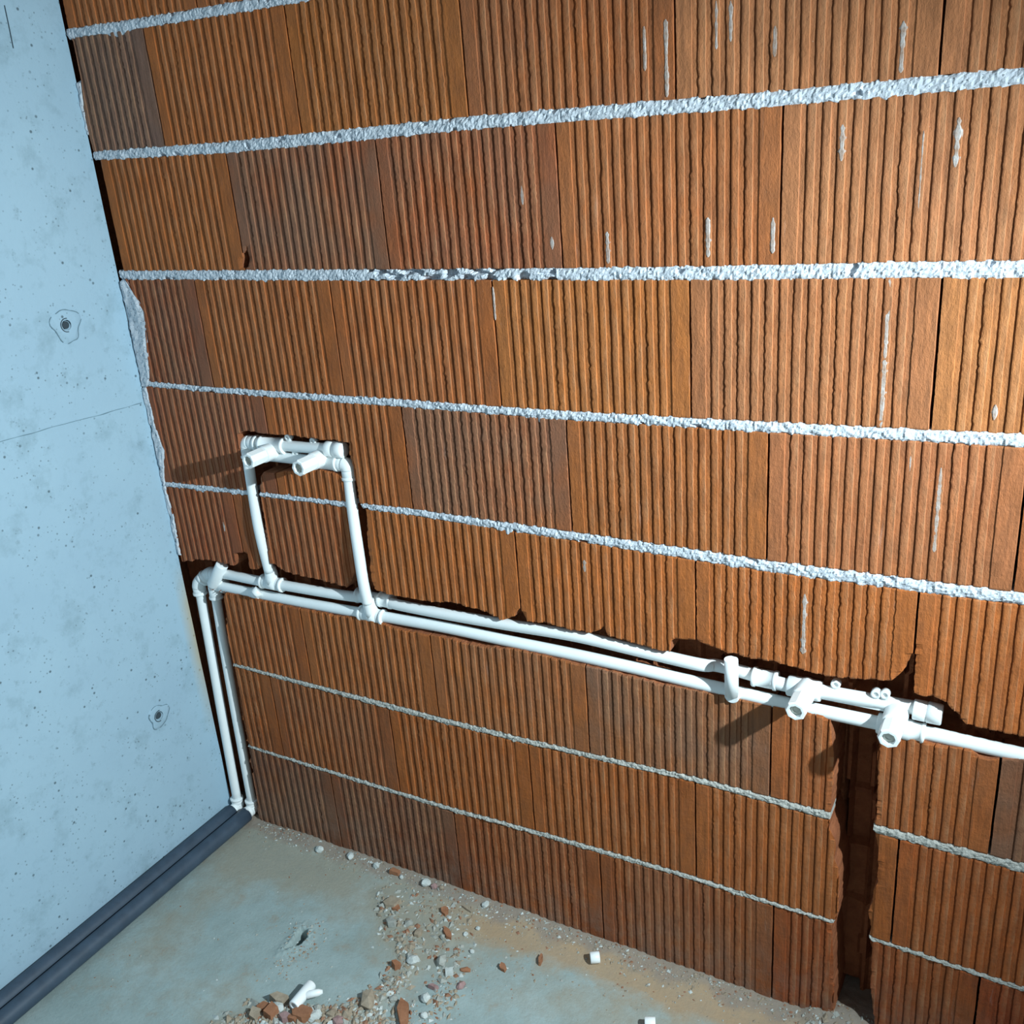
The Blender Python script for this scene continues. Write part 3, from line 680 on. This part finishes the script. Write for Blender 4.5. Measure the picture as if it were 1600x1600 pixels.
def elbow(parent, p, d1, d2, L=0.026, r=0.0163):
    bm = bmesh.new(); p = Vector(p); d1 = Vector(d1).normalized(); d2 = Vector(d2).normalized()
    a = p + d1 * 0.012; b = p + d2 * 0.012
    arc = []
    for k in range(9):
        t = k / 8; arc.append((1 - t) ** 2 * a + 2 * t * (1 - t) * p + t * t * b)
    tube(bm, arc, r * 1.02); socket(bm, a, d1, L - 0.008, r); socket(bm, b, d2, L - 0.008, r)
    return fin('elbow', bm, parent)
def tee(parent, p, axis, branch, L=0.03, r=0.0163):
    bm = bmesh.new(); p = Vector(p); ax = Vector(axis).normalized(); br = Vector(branch).normalized()
    tube(bm, [p - ax * 0.018, p + ax * 0.018], r * 1.02)
    socket(bm, p + ax * 0.014, ax, L - 0.014, r); socket(bm, p - ax * 0.014, -ax, L - 0.014, r)
    lathe(bm, p, br, [(0, r * 1.02), (0.016, r * 1.0), (0.03, r * 0.95), (0.038, r * 0.86), (0.045, 0.0127)])
    return fin('tee', bm, parent)
def coupling(parent, p, d, L=0.036, r=0.0168, name='coupling'):
    bm = bmesh.new(); p = Vector(p); d = Vector(d).normalized(); q = p - d * L / 2
    lathe(bm, q, d, [(0, 0.0126), (0, r + 0.001), (0.001, r + 0.0019), (0.006, r + 0.0019), (0.007, r), (L - 0.007, r), (L - 0.006, r + 0.0019), (L - 0.001, r + 0.0019), (L, r + 0.001), (L, 0.0126)])
    return fin(name, bm, parent)
def outlet(parent, p, tip_y, base_r=0.0195):
    """threaded outlet pointing out of the wall, with a faceted open extension screwed on"""
    p = Vector(p); d = Vector((0, -1, 0)); L = p.y - tip_y
    bm = bmesh.new()
    lathe(bm, p + Vector((0, 0.008, 0)), d, [(0, base_r * 0.9), (0.004, base_r), (L * 0.5, base_r * 0.99), (L * 0.5 + 0.002, base_r * 0.97), (L * 0.5 + 0.003, 0.0150)])
    o = fin('outlet_socket', bm, parent)
    bm = bmesh.new(); s = L * 0.52
    seg = 8; q = p + Vector((0, -s, 0)); LL = L - s
    lathe(bm, q, d, [(-0.006, 0.0172), (0.0, 0.0178), (0.001, 0.0185), (LL - 0.007, 0.0183), (LL - 0.0035, 0.0188), (LL, 0.0162), (LL, 0.0118), (LL - 0.010, 0.0112)], seg=8)
    for f in bm.faces: f.smooth = False
    e = fin('outlet_extension', bm, o)
    bm = bmesh.new(); lathe(bm, q, d, [(LL - 0.012, 0.0116), (LL - 0.0085, 0.0114), (LL - 0.0085, 0.006), (LL - 0.0095, 0.0055)], seg=16)
    fin('threaded_bore', bm, o, PVC_IN)
    return o
def end_cap(parent, p, d, L=0.046):
    bm = bmesh.new()
    lathe(bm, p, d, [(0, 0.0126), (0, 0.0172), (0.001, 0.018), (L * 0.44, 0.0182), (L * 0.45, 0.0172), (L * 0.48, 0.0172), (L * 0.49, 0.0186), (L - 0.002, 0.0184), (L, 0.0165), (L, 0.004)])
    return fin('end_cap', bm, parent)
def lug(parent, x, z, z0):
    bm = bmesh.new()
    bmesh.ops.create_cube(bm, size=1, matrix=Matrix.Translation((x, 0.018, (z + z0) / 2)) @ Matrix.Diagonal((0.012, 0.006, abs(z - z0) + 0.004, 1)))
    lathe(bm, (x, 0.024, z), (0, -1, 0), [(0, 0.0085), (0.011, 0.0085), (0.012, 0.0075), (0.012, 0.0035), (0.007, 0.003)], seg=16)
    return fin('mounting_lug', bm, parent)

# run fed by the pipe nearest the concrete (upper horizontal)
UY = 0.016
upper = empty('water_pipe_run', (0.0235, 0.004, 0.0))
upper_pts = [(0.0235, 0.004, 0.045), (0.026, 0.010, 0.30), (0.0285, 0.016, 0.52), (0.030, 0.0205, 0.705)]
def P_(parent): return parent
def build_upper():
    T = upper; ORIGIN[0] = Vector(upper.location)
    pipe(T, upper_pts)
    elbow(T, (0.0235, 0.003, 0.0245), (0, 0, 1), (0, -1, 0), 0.026)
    elbow(T, (0.030, 0.020, 0.716), (0, 0, -1), (0.75, 0.35, 0.65), 0.028, 0.0168)
    elbow(T, (0.066, 0.034, 0.744), (-0.75, -0.35, -0.65), (1, -0.1, 0.05), 0.027, 0.0175)
    pipe(T, [(0.085, 0.030, 0.747), (0.15, UY + 0.004, 0.758), (0.25, UY, 0.7596), (0.40, UY, 0.762), (0.54, UY + 0.004, 0.764), (0.57, 0.030, 0.765), (0.63, 0.030, 0.766), (0.67, UY + 0.004, 0.7655), (0.81, UY, 0.7675), (0.97, UY, 0.771), (1.12, UY, 0.775), (1.26, UY, 0.769), (1.38, UY + 0.001, 0.7635), (1.41, 0.030, 0.761), (1.48, 0.026, 0.7585), (1.53, UY, 0.757), (1.60, UY, 0.7575), (1.77, UY + 0.012, 0.754)])
    tee(T, (0.300, UY, 0.761), (1, 0, 0), (0, 0, 1), 0.034)
    pipe(T, [(0.302, 0.010, 0.795), (0.3025, 0.002, 0.88), (0.300, 0.003, 0.95), (0.294, 0.014, 1.10)])
    elbow(T, (0.292, UY + 0.004, 1.119), (0, 0, -1), (1, 0, 0), 0.033, 0.0168)
    pipe(T, [(0.31, UY + 0.004, 1.1205), (0.45, UY, 1.1215), (0.545, UY - 0.004, 1.1265)])
    coupling(T, (0.377, UY + 0.003, 1.119), (1, 0, 0.01), 0.072, 0.0178, 'tee')
    outlet(T, (0.379, UY, 1.108), -0.070)
    end_cap(T, (0.541, UY - 0.004, 1.1265), (1, 0, 0), 0.046)
    lug(T, 0.428, 1.142, 1.125); lug(T, 0.50, 1.139, 1.125); lug(T, 0.442, 1.104, 1.12)
    coupling(T, (0.566, 0.030, 0.765), (1, 0, 0), 0.032); coupling(T, (0.634, 0.029, 0.766), (1, 0, 0), 0.034)
    coupling(T, (1.505, 0.022, 0.7575), (1, 0, -0.01), 0.046, 0.017)
    bm = bmesh.new(); lathe(bm, (1.548, UY, 0.757), (1, 0, 0), [(0, 0.0126), (0, 0.0175), (0.002, 0.0192), (0.055, 0.0192), (0.060, 0.018), (0.060, 0.0126)]); fin('tee', bm, T)
    outlet(T, (1.5825, UY, 0.7595), -0.0705)
    end_cap(T, (1.762, UY + 0.006, 0.7545), (1, 0, -0.02), 0.046)
    lug(T, 1.632, 0.778, 0.76); lug(T, 1.700, 0.774, 0.757); lug(T, 1.715, 0.776, 0.757)
    bm = bmesh.new(); bmesh.ops.create_cube(bm, size=1, matrix=Matrix.Translation((1.66, 0.019, 0.749)) @ Matrix.Diagonal((0.11, 0.008, 0.014, 1))); fin('mounting_bar', bm, T)
    tag(T, 'white plastic pipe run nearest the concrete wall, forming the upper horizontal line', 'water pipe', 'white water pipe runs in the chases')
build_upper()
lower = empty('water_pipe_run', (0.070, 0.014, 0.0))
def build_lower():
    T = lower; ORIGIN[0] = Vector(lower.location)
    pipe(T, [(0.070, 0.014, 0.045), (0.073, 0.017, 0.30), (0.076, 0.021, 0.52), (0.080, 0.026, 0.70)])
    elbow(T, (0.070, 0.013, 0.0245), (0, 0, 1), (0, -1, 0), 0.026)
    elbow(T, (0.083, 0.024, 0.7195), (0, 0, -1), (1, 0, 0.02), 0.036, 0.0165)
    bm = bmesh.new(); d = (0.45, -0.12, 0.85)
    tube(bm, [(0.083, 0.022, 0.7195), (0.098, 0.009, 0.728)], 0.0145); lathe(bm, (0.0965, 0.009, 0.7262), (0.60, 0, 0.80), [(0, 0.0145), (0.003, 0.0155), (0.078, 0.0155), (0.080, 0.0145), (0.080, 0.004)]); fin('crossover_stub', bm, T)
    pipe(T, [(0.10, 0.022, 0.7205), (0.15, 0.016, 0.7225), (0.34, 0.0155, 0.7235), (0.54, 0.0155, 0.727), (0.67, 0.0155, 0.731), (0.81, 0.0155, 0.734), (0.97, 0.0155, 0.732), (1.12, 0.0155, 0.731), (1.26, 0.0155, 0.728), (1.39, 0.0155, 0.7225), (1.51, 0.0155, 0.7185), (1.66, 0.0155, 0.7165), (1.80, 0.0155, 0.716), (1.94, 0.0155, 0.712), (2.30, 0.0155, 0.706), (2.70, 0.0155, 0.700)])
    bm = bmesh.new(); lathe(bm, (0.262, 0.004, 0.741), (-0.5, -0.6, -0.5), [(0, 0.0125), (0.014, 0.0125), (0.015, 0.0115), (0.015, 0.004)]); lathe(bm, (0.225, 0.0155, 0.723), (1, 0, 0), [(0, 0.0126), (0, 0.0145), (0.03, 0.0145), (0.03, 0.0126)]); fin('pipe_clip', bm, T)
    tee(T, (0.5985, 0.0145, 0.7285), (1, 0, 0), (0, -0.16, 1), 0.034)
    pipe(T, [(0.599, 0.004, 0.765), (0.600, -0.002, 0.82), (0.597, 0.0, 0.90), (0.592, 0.006, 0.99), (0.590, 0.012, 1.075)])
    elbow(T, (0.590, 0.0145, 1.093), (0, 0, -1), (-1, 0, 0), 0.030, 0.0165)
    pipe(T, [(0.360, 0.018, 1.0915), (0.47, 0.016, 1.0925), (0.585, 0.0145, 1.093)])
    coupling(T, (0.530, 0.015, 1.094), (1, 0, 0), 0.072, 0.0178, 'tee')
    outlet(T, (0.523, 0.0145, 1.105), -0.070)
    # short vertical stub crossing in front of the upper line
    bm = bmesh.new(); tube(bm, [(1.449, -0.001, 0.722), (1.448, -0.004, 0.80)], 0.0128); lathe(bm, (1.449, 0.012, 0.7195), (0, -1, 0), [(0, 0.0138), (0.014, 0.0138), (0.016, 0.012)]); fin('pipe_stub', bm, T)
    bm = bmesh.new(); lathe(bm, (1.706, 0.0155, 0.7168), (1, 0, -0.03), [(0, 0.0126), (0, 0.0175), (0.002, 0.019), (0.055, 0.019), (0.060, 0.0165), (0.072, 0.0165), (0.073, 0.0182), (0.078, 0.0182), (0.079, 0.0126)])
    bmesh.ops.create_cube(bm, size=1, matrix=Matrix.Translation((1.7363, 0.010, 0.731)) @ Matrix.Diagonal((0.032, 0.026, 0.028, 1))); fin('tee', bm, T)
    outlet(T, (1.7363, 0.012, 0.7435), -0.070, 0.0205)
    tag(T, 'white plastic pipe run farther from the concrete wall, forming the lower horizontal line', 'water pipe', 'white water pipe runs in the chases')
build_lower()
ORIGIN[0] = Vector((0, 0, 0))

# dark foam sleeves on the floor
def sleeve(x, z, r, y0, label, wob):
    root = empty('pipe_insulation', (x, y0, 0))
    bm = bmesh.new(); seg = 28; rings = []
    ys = np.linspace(y0, -3.1, 60)
    for j, y in enumerate(ys):
        rr = r * (1 + 0.012 * nz(x * 40, y * 6, 1)); cx = x + wob * nz(0, y * 1.6, x * 30)*min(1, abs(y-y0)/.3)
        rings.append([bm.verts.new((cx - x + rr * math.cos(2 * math.pi * k / seg), y - y0, z + rr * math.sin(2 * math.pi * k / seg))) for k in range(seg)])
    for a, b in zip(rings[:-1], rings[1:]):
        for k in range(seg): bm.faces.new((a[k], a[(k + 1) % seg], b[(k + 1) % seg], b[k])).smooth = True
    # hollow end facing the wall
    inner = [bm.verts.new((0.0145 * math.cos(2 * math.pi * k / seg), 0, z + 0.0145 * math.sin(2 * math.pi * k / seg))) for k in range(seg)]
    deep = [bm.verts.new((0.0145 * math.cos(2 * math.pi * k / seg), -0.03, z + 0.0145 * math.sin(2 * math.pi * k / seg))) for k in range(seg)]
    for k in range(seg):
        bm.faces.new((rings[0][k], inner[k], inner[(k + 1) % seg], rings[0][(k + 1) % seg])); bm.faces.new((inner[k], deep[k], deep[(k + 1) % seg], inner[(k + 1) % seg]))
    bm.faces.new(rings[-1])
    fin('foam_tube', bm, root, FOAM)
    tag(root, label, 'pipe insulation', 'foam pipe sleeves on the floor')
sleeve(0.0235, 0.0225, 0.0218, -0.022, 'dark blue-grey foam sleeve lying against the concrete wall', 0.001)
sleeve(0.069, 0.0217, 0.0212, -0.014, 'dark blue-grey foam sleeve on the bare floor side of its twin', 0.001)

# ------------------------------------------------------------------ rubble
def rock(bm, c, size, seed, rz=0.0, tilt=0.0, jit=0.28, sub=1):
    r = random.Random(seed)
    t = bmesh.ops.create_icosphere(bm, subdivisions=sub, radius=1.0)
    m = Matrix.Translation(c) @ Matrix.Rotation(rz, 4, 'Z') @ Matrix.Rotation(tilt, 4, 'X') @ Matrix.Diagonal((*size, 1))
    for v in t['verts']:
        v.co = v.co * (1 + r.uniform(-jit, jit)); v.co.z = max(v.co.z, -0.7); v.co = m @ v.co
def shard(bm, c, size, seed, rz=0.0, tilt=0.0, rx=0.0):
    """flat broken piece: irregular polygon slab"""
    r = random.Random(seed); n = r.choice((4, 5, 5, 6))
    m = Matrix.Translation(c) @ Matrix.Rotation(rz, 4, 'Z') @ Matrix.Rotation(tilt, 4, 'Y') @ Matrix.Rotation(rx, 4, 'X')
    top, bot = [], []
    for k in range(n):
        a = 2 * math.pi * (k + r.uniform(-0.25, 0.25)) / n + 0.6
        p = (size[0] * math.cos(a) * r.uniform(0.85, 1.25), size[1] * math.sin(a) * r.uniform(0.85, 1.25))
        top.append(bm.verts.new(m @ Vector((p[0] * 0.92, p[1] * 0.92, size[2] * r.uniform(0.8, 1.2))))); bot.append(bm.verts.new(m @ Vector((p[0], p[1], -size[2]))))
    bm.faces.new(top); bm.faces.new(bot[::-1])
    for k in range(n): bm.faces.new((top[k], bot[k], bot[(k + 1) % n], top[(k + 1) % n]))
def piece(xy, size, kind, mat, name, cat, label, rz=0.0, tilt=0.0, seed=0, lift=0.0, group=None):
    x, y = xy; h = fh(x, y); root = None
    bm = bmesh.new()
    if kind == 'rock': rock(bm, (0, 0, size[2] * 0.6 + lift), size, seed, rz, tilt, 0.16 if mat is PALE else 0.24, 2 if mat is PALE else 1)
    else: shard(bm, (0, 0, size[2] + lift), size, seed, rz, tilt)
    o = bm_obj(name, bm, mat); o.location = (x, y, h - 0.0008)
    tag(o, label, cat, group)
    return o
LOOSE = [(0.3446,-0.0304),(0.4398,-0.0201),(0.5249,-0.0031),(0.5825,-0.0208),(0.6072,-0.0248),(0.6797,-0.0045),(0.7050,-0.0078),(0.6545,-0.1162),(0.6368,-0.1103),(0.6203,-0.1248),(0.7720,-0.0764),(0.8198,-0.0478),(0.7858,-0.2352),(0.8469,-0.2089),(0.7619,-0.2644),(0.9074,-0.2047),(0.9216,-0.2465),(0.8703,-0.2761),(0.8721,-0.3091),(0.8933,-0.3480),(0.7634,-0.3694),(0.8070,-0.3396),(0.8473,-0.3608),(1.0485,-0.1093),(0.9818,-0.1641),(0.8160,-0.1337),(0.8704,-0.0870),(0.8535,-0.1143),(0.8941,-0.1524),(0.8103,-0.1470),(0.8794,-0.2275),(0.5813,-0.4531),(0.5580,-0.5026),(0.5904,-0.4673),(0.5889,-0.4881),(0.6586,-0.4624),(0.6802,-0.4522),(0.6251,-0.4818),(0.6727,-0.4304),(0.7115,-0.4302),(0.5617,-0.4826),(0.7345,-0.4372),(0.6602,-0.4454),(0.6452,-0.4759),(0.7245,0.0182),(0.8516,-0.0103),(0.7134,-0.1436),(0.6739,-0.1618),(0.7515,-0.1590)]
LD = [
 ((.010,.009,.008),'rock',PALE,'mortar_crumb','stone','white mortar crumb at the wall foot, nearest the pipe corner'),
 ((.011,.008,.007),'rock',PALE,'mortar_crumb','stone','white mortar crumb at the wall foot with a reddish chip against it'),
 ((.008,.009,.008),'rock',PALE,'mortar_crumb','stone','upright white mortar crumb at the wall foot before the brown flake'),
 ((.013,.009,.005),'shard',BRKL,'brick_flake','brick chip','triangular brown brick flake leaning at the wall foot'),
 ((.006,.005,.005),'rock',PALE,'mortar_crumb','stone','tiny pale crumb touching the triangular brown flake'),
 ((.012,.010,.009),'rock',PALE,'mortar_lump','stone','cream mortar lump at the wall foot, largest of the pale ones there'),
 ((.008,.009,.007),'rock',PINK,'brick_crumb','brick chip','pinkish crumb touching the cream mortar lump'),
 ((.013,.008,.004),'shard',BRKL,'brick_flake','brick chip','dark red pointed flake atop the floor debris patch'),
 ((.022,.017,.006),'shard',TAN,'mortar_slab','stone','flat tan slab under the dark red pointed flake'),
 ((.009,.008,.006),'rock',STONE,'cement_crumb','stone','grey cement crumb at the tip of the debris ridge'),
 ((.012,.009,.005),'shard',BRKL,'brick_flake','brick chip','orange brick flake among red dust on the floor'),
 ((.019,.0022,.003),'shard',TAN,'wood_splinter','splinter','thin brown splinter lying near the wall foot'),
 ((.013,.012,.010),'rock',PALE,'pebble','stone','smooth white pebble in the middle of the debris'),
 ((.014,.013,.010),'rock',STONE,'mortar_lump','stone','cream rounded lump right of the smooth white pebble'),
 ((.009,.011,.007),'shard',BRKL,'brick_chip','brick chip','square orange chip left of the smooth white pebble'),
 ((.012,.006,.005),'rock',BRKL,'brick_chip','brick chip','orange brick chip on the bare floor with a dark hollow'),
 ((.008,.013,.006),'rock',PINK,'brick_chip','brick chip','purplish broken chip on the edge of clean grey floor'),
 ((.005,.014,.004),'shard',PINK,'brick_sliver','brick chip','short mauve sliver standing by the clean floor edge'),
 ((.010,.010,.008),'rock',PALE,'pebble','stone','white pebble below the mauve sliver'),
 ((.008,.007,.006),'rock',PALE,'pebble','stone','small white pebble beside the red brick strip'),
 ((.014,.022,.010),'rock',TAN,'brick_lump','brick chip','big brown lump with a reddish core in the debris'),
 ((.011,.008,.008),'rock',STONE,'cement_crumb','stone','grey crumb between the brown lump and the red strip'),
 ((.010,.036,.006),'shard',BRKL,'brick_strip','brick chip','long red-brown brick strip at the photo bottom edge'),
 ((.013,.0045,.005),'shard',BRKL,'brick_sliver','brick chip','lone brown sliver on the stained floor before the white ring'),
 ((.006,.009,.005),'shard',BRKL,'brick_chip','brick chip','small dark chip left of the lone brown sliver'),
 ((.007,.018,.004),'shard',BRKL,'brick_sliver','brick chip','reddish sliver pointing down into the debris'),
 ((.005,.005,.005),'rock',PALE,'pebble','stone','tiny cream pebble right of the debris, nearer the wall'),
 ((.006,.005,.005),'rock',PALE,'pebble','stone','tiny cream pebble right of the debris, left of its mate'),
 ((.005,.005,.005),'rock',PALE,'pebble','stone','tiny cream pebble right of the debris, farthest from the wall'),
 ((.007,.006,.006),'rock',STONE,'cement_crumb','stone','grey crumb beside the reddish sliver'),
 ((.012,.010,.004),'shard',PALE,'mortar_slab','stone','pale flat slab right of the debris ridge'),
 ((.018,.012,.009),'shard',TAN,'brick_shard','brick chip','tan block behind the white pipe offcut, set upright'),
 ((.014,.010,.006),'shard',TAN,'brick_shard','brick chip','tan shard at the left end of the debris pile'),
 ((.010,.013,.010),'rock',PALE,'mortar_lump','stone','white lump left of the pipe offcut'),
 ((.013,.016,.008),'shard',BRKL,'brick_shard','brick chip','brown brick shard under the white lump'),
 ((.020,.013,.008),'shard',BRKL,'brick_shard','brick chip','wide red-brown shard just below the pipe offcut'),
 ((.013,.010,.009),'rock',PALE,'mortar_lump','stone','white lump right of the pipe offcut tip'),
 ((.012,.008,.006),'shard',PINK,'brick_shard','brick chip','mauve shard at the bottom of the debris pile'),
 ((.010,.008,.007),'rock',STONE,'cement_crumb','stone','grey crumb right of the pipe offcut fork'),
 ((.010,.009,.007),'rock',TAN,'mortar_lump','stone','tan lump at the right end of the debris pile'),
 ((.012,.010,.006),'shard',BRKL,'brick_shard','brick chip','small brown shard on the upper left of the debris pile'),
 ((.012,.010,.007),'rock',PINK,'brick_crumb','brick chip','pink crumb at the photo bottom edge, right of the pile'),
 ((.009,.010,.006),'rock',PALE,'mortar_crumb','stone','pale crumb pinned under the pipe offcut fork'),
 ((.010,.009,.006),'shard',BRKL,'brick_shard','brick chip','dark red shard at the photo bottom edge below the offcut'),
 ((.007,.006,.005),'rock',TAN,'mortar_crumb','stone','tan crumb at the wall foot right of the pink one'),
 ((.010,.008,.006),'rock',PALE,'mortar_crumb','stone','pale crumb at the wall foot beyond the splinter'),
 ((.012,.010,.006),'rock',STONE,'cement_crumb','stone','grey lump under the flat tan slab'),
 ((.013,.010,.006),'shard',STONE,'cement_flake','stone','grey flake on the inner side of the debris ridge'),
 ((.012,.008,.005),'shard',TAN,'mortar_slab','stone','curved tan flake below the grey ridge crumbs'),
]
for i, (xy, d) in enumerate(zip(LOOSE, LD)):
    x, y = xy
    big = 31 <= i <= 43 or i in (20, 22)
    sz = tuple(s * (1.22 if big else 1.1) for s in d[0])
    if y > -0.012 - sz[1]: y = -0.012 - sz[1] * 0.8
    piece((x, y), sz, d[1], d[2], d[3], d[4], d[5], rz=(i * 2.1) % 3.1 if max(sz) < 0.018 else {11: -0.15, 22: 0.62, 25: 0.9, 20: 0.5}.get(i, 0.3), tilt=0.25 * math.sin(i * 1.9) if d[1] == 'rock' else 0.12 * math.sin(i * 2.3), seed=i + 40)
# uncountable grit
def grit(name, spots, mats, parent=None):
    bms = [bmesh.new() for _ in mats]; r = random.Random(5)
    for (x, y, s) in spots:
        k = r.choices(range(len(mats)), [m[1] for m in mats])[0]
        bm = bms[k]; h = fh(x, y)
        a = r.uniform(0, 6.28); vs = []
        ux = s * r.uniform(0.8, 1.6); uy = s * r.uniform(0.5, 1.0); uz = s * r.uniform(0.4, 0.9)
        c, sn = math.cos(a), math.sin(a)
        for (px_, py_, pz_) in ((1, 0, 0.1), (-0.9, 0.2, 0), (0.1, 1, -0.1), (-0.1, -1, 0.1), (r.uniform(-.3, .3), r.uniform(-.3, .3), 1)):
            X, Y = px_ * ux * r.uniform(.8, 1.2), py_ * uy * r.uniform(.8, 1.2)
            vs.append(bm.verts.new((x + X * c - Y * sn, y + X * sn + Y * c, h + pz_ * uz)))
        for f in ((0, 2, 4), (2, 1, 4), (1, 3, 4), (3, 0, 4)): bm.faces.new([vs[q] for q in f])
    allv, allf, mi = [], [], []
    for k, bm in enumerate(bms):
        bmesh.ops.recalc_face_normals(bm, faces=bm.faces); bm.verts.index_update(); b0 = len(allv)
        allv += [v.co.copy() for v in bm.verts]; allf += [tuple(b0 + v.index for v in f.verts) for f in bm.faces]; mi += [k] * len(bm.faces); bm.free()
    o = mesh_obj(name, allv, allf, mats[0][0])
    for m in mats[1:]: o.data.materials.append(m[0])
    o.data.polygons.foreach_set('material_index', mi)
    tag(o, 'fine grey, tan, white and red grit strewn over the concrete floor', 'grit', None, 'stuff')
spots = []; r = random.Random(11)
for _ in range(1500):      # along the wall foot
    x = r.uniform(0.11, 1.95); y = -abs(r.gauss(0, 0.028)) - 0.004
    spots.append((x, y, abs(r.gauss(0.0016, 0.0013)) + 0.0008))
def along(pts, n, sd, s0, s1):
    for _ in range(n):
        i = r.randrange(len(pts) - 1); t = r.random(); x = pts[i][0] * (1 - t) + pts[i + 1][0] * t + r.gauss(0, sd); y = pts[i][1] * (1 - t) + pts[i + 1][1] * t + r.gauss(0, sd)
        if y < -0.004 and x > 0.1: spots.append((x, y, abs(r.gauss(s0, s1)) + 0.0008))
along(RING, 900, 0.020, 0.0034, 0.0028); along(RING2, 550, 0.03, 0.0028, 0.0024)
along([(0.5569,-0.5211),(0.5966,-0.4844),(0.6693,-0.4645),(0.7450,-0.4287),(0.8241,-0.3984)], 520, 0.022, 0.0056, 0.0036)
along([(0.4494,-0.2646),(0.5199,-0.2655),(0.5390,-0.2998),(0.5163,-0.3521),(0.5154,-0.3730)], 170, 0.022, 0.0018, 0.001)
along([(0.7669,-0.0856),(0.9159,-0.1257),(1.0235,-0.0124),(1.2613,-0.0458),(1.5050,-0.0064)], 330, 0.07, 0.0015, 0.0012)
for _ in range(380):
    x = r.uniform(0.12, 1.6); y = r.uniform(-0.6, -0.01); spots.append((x, y, abs(r.gauss(0.0012, 0.0008)) + 0.0005))
for _ in range(120):
    spots.append((r.uniform(1.60, 1.74), r.uniform(-0.06, 0.03), abs(r.gauss(0.003, 0.002)) + 0.001))
grit('grit', spots, [(STONE, 3, 'cement_grit', 'fine grey cement grit scattered over the floor'), (TAN, 4, 'dirt_grit', 'fine tan dirt grit banked along the wall foot'),
   (PALE, 1.1, 'mortar_grit', 'fine white mortar grit scattered over the floor'), (BRKG, 1.2, 'brick_grit', 'fine red brick grit scattered over the floor')])

# white pipe offcut with a split end
def offcut():
    (x1, y1), (x2, y2) = [(0.6307,-0.4593),(0.6273,-0.3956)]
    root = empty('pipe_offcut', (x1, y1, 0)); z = 0.020
    d = Vector((x2 - x1, y2 - y1, -0.001)).normalized(); L = math.hypot(x2 - x1, y2 - y1)
    bm = bmesh.new(); lathe(bm, (0, 0, z), d, [(0.012, 0.0065), (0, 0.0068), (0, 0.0118), (0.002, 0.0125), (L - 0.002, 0.0125), (L, 0.011), (L, 0.007), (L - 0.01, 0.0065)]); fin('pipe', bm, root)
    q = Vector((0, 0, z)) + d * (L * 0.45); e = (d * 0.5 + Vector((0.86, 0.0, 0.0)) + Vector((0.1, 0.35, 0.05))).normalized()
    bm = bmesh.new(); tube(bm, [q, q + e * 0.036 + Vector((0, 0, -0.002)), q + e * 0.045 + Vector((0, 0, -0.003))], [0.0095, 0.0075, 0.004]); fin('split_tongue', bm, root)
    tag(root, 'white plastic pipe offcut with a side tongue, lying on the debris pile', 'pipe offcut')
offcut()
def ring_piece(xy, r, L, ang, label, name):
    x, y = xy; root = empty(name, (x, y, fh(x, y)))
    bm = bmesh.new(); d = Vector((math.cos(ang), math.sin(ang), 0))
    lathe(bm, (Vector((0, 0, r)) - d * L / 2), d, [(0.004, r * 0.55), (0, r * 0.6), (0, r * 0.93), (0.001, r), (L - 0.001, r), (L, r * 0.93), (L, r * 0.6), (L - 0.004, r * 0.55)]); fin('pipe_ring', bm, root)
    tag(root, label, 'pipe offcut')
ring_piece([(1.1599,-0.0596)][0], 0.0125, 0.021, 0.55, 'short white plastic pipe ring on the stained floor near the wall foot', 'pipe_offcut')
ring_piece([(1.3332,-0.1680)][0], 0.0125, 0.022, 0.4, 'white pipe ring just cut by the photo bottom edge', 'pipe_offcut')
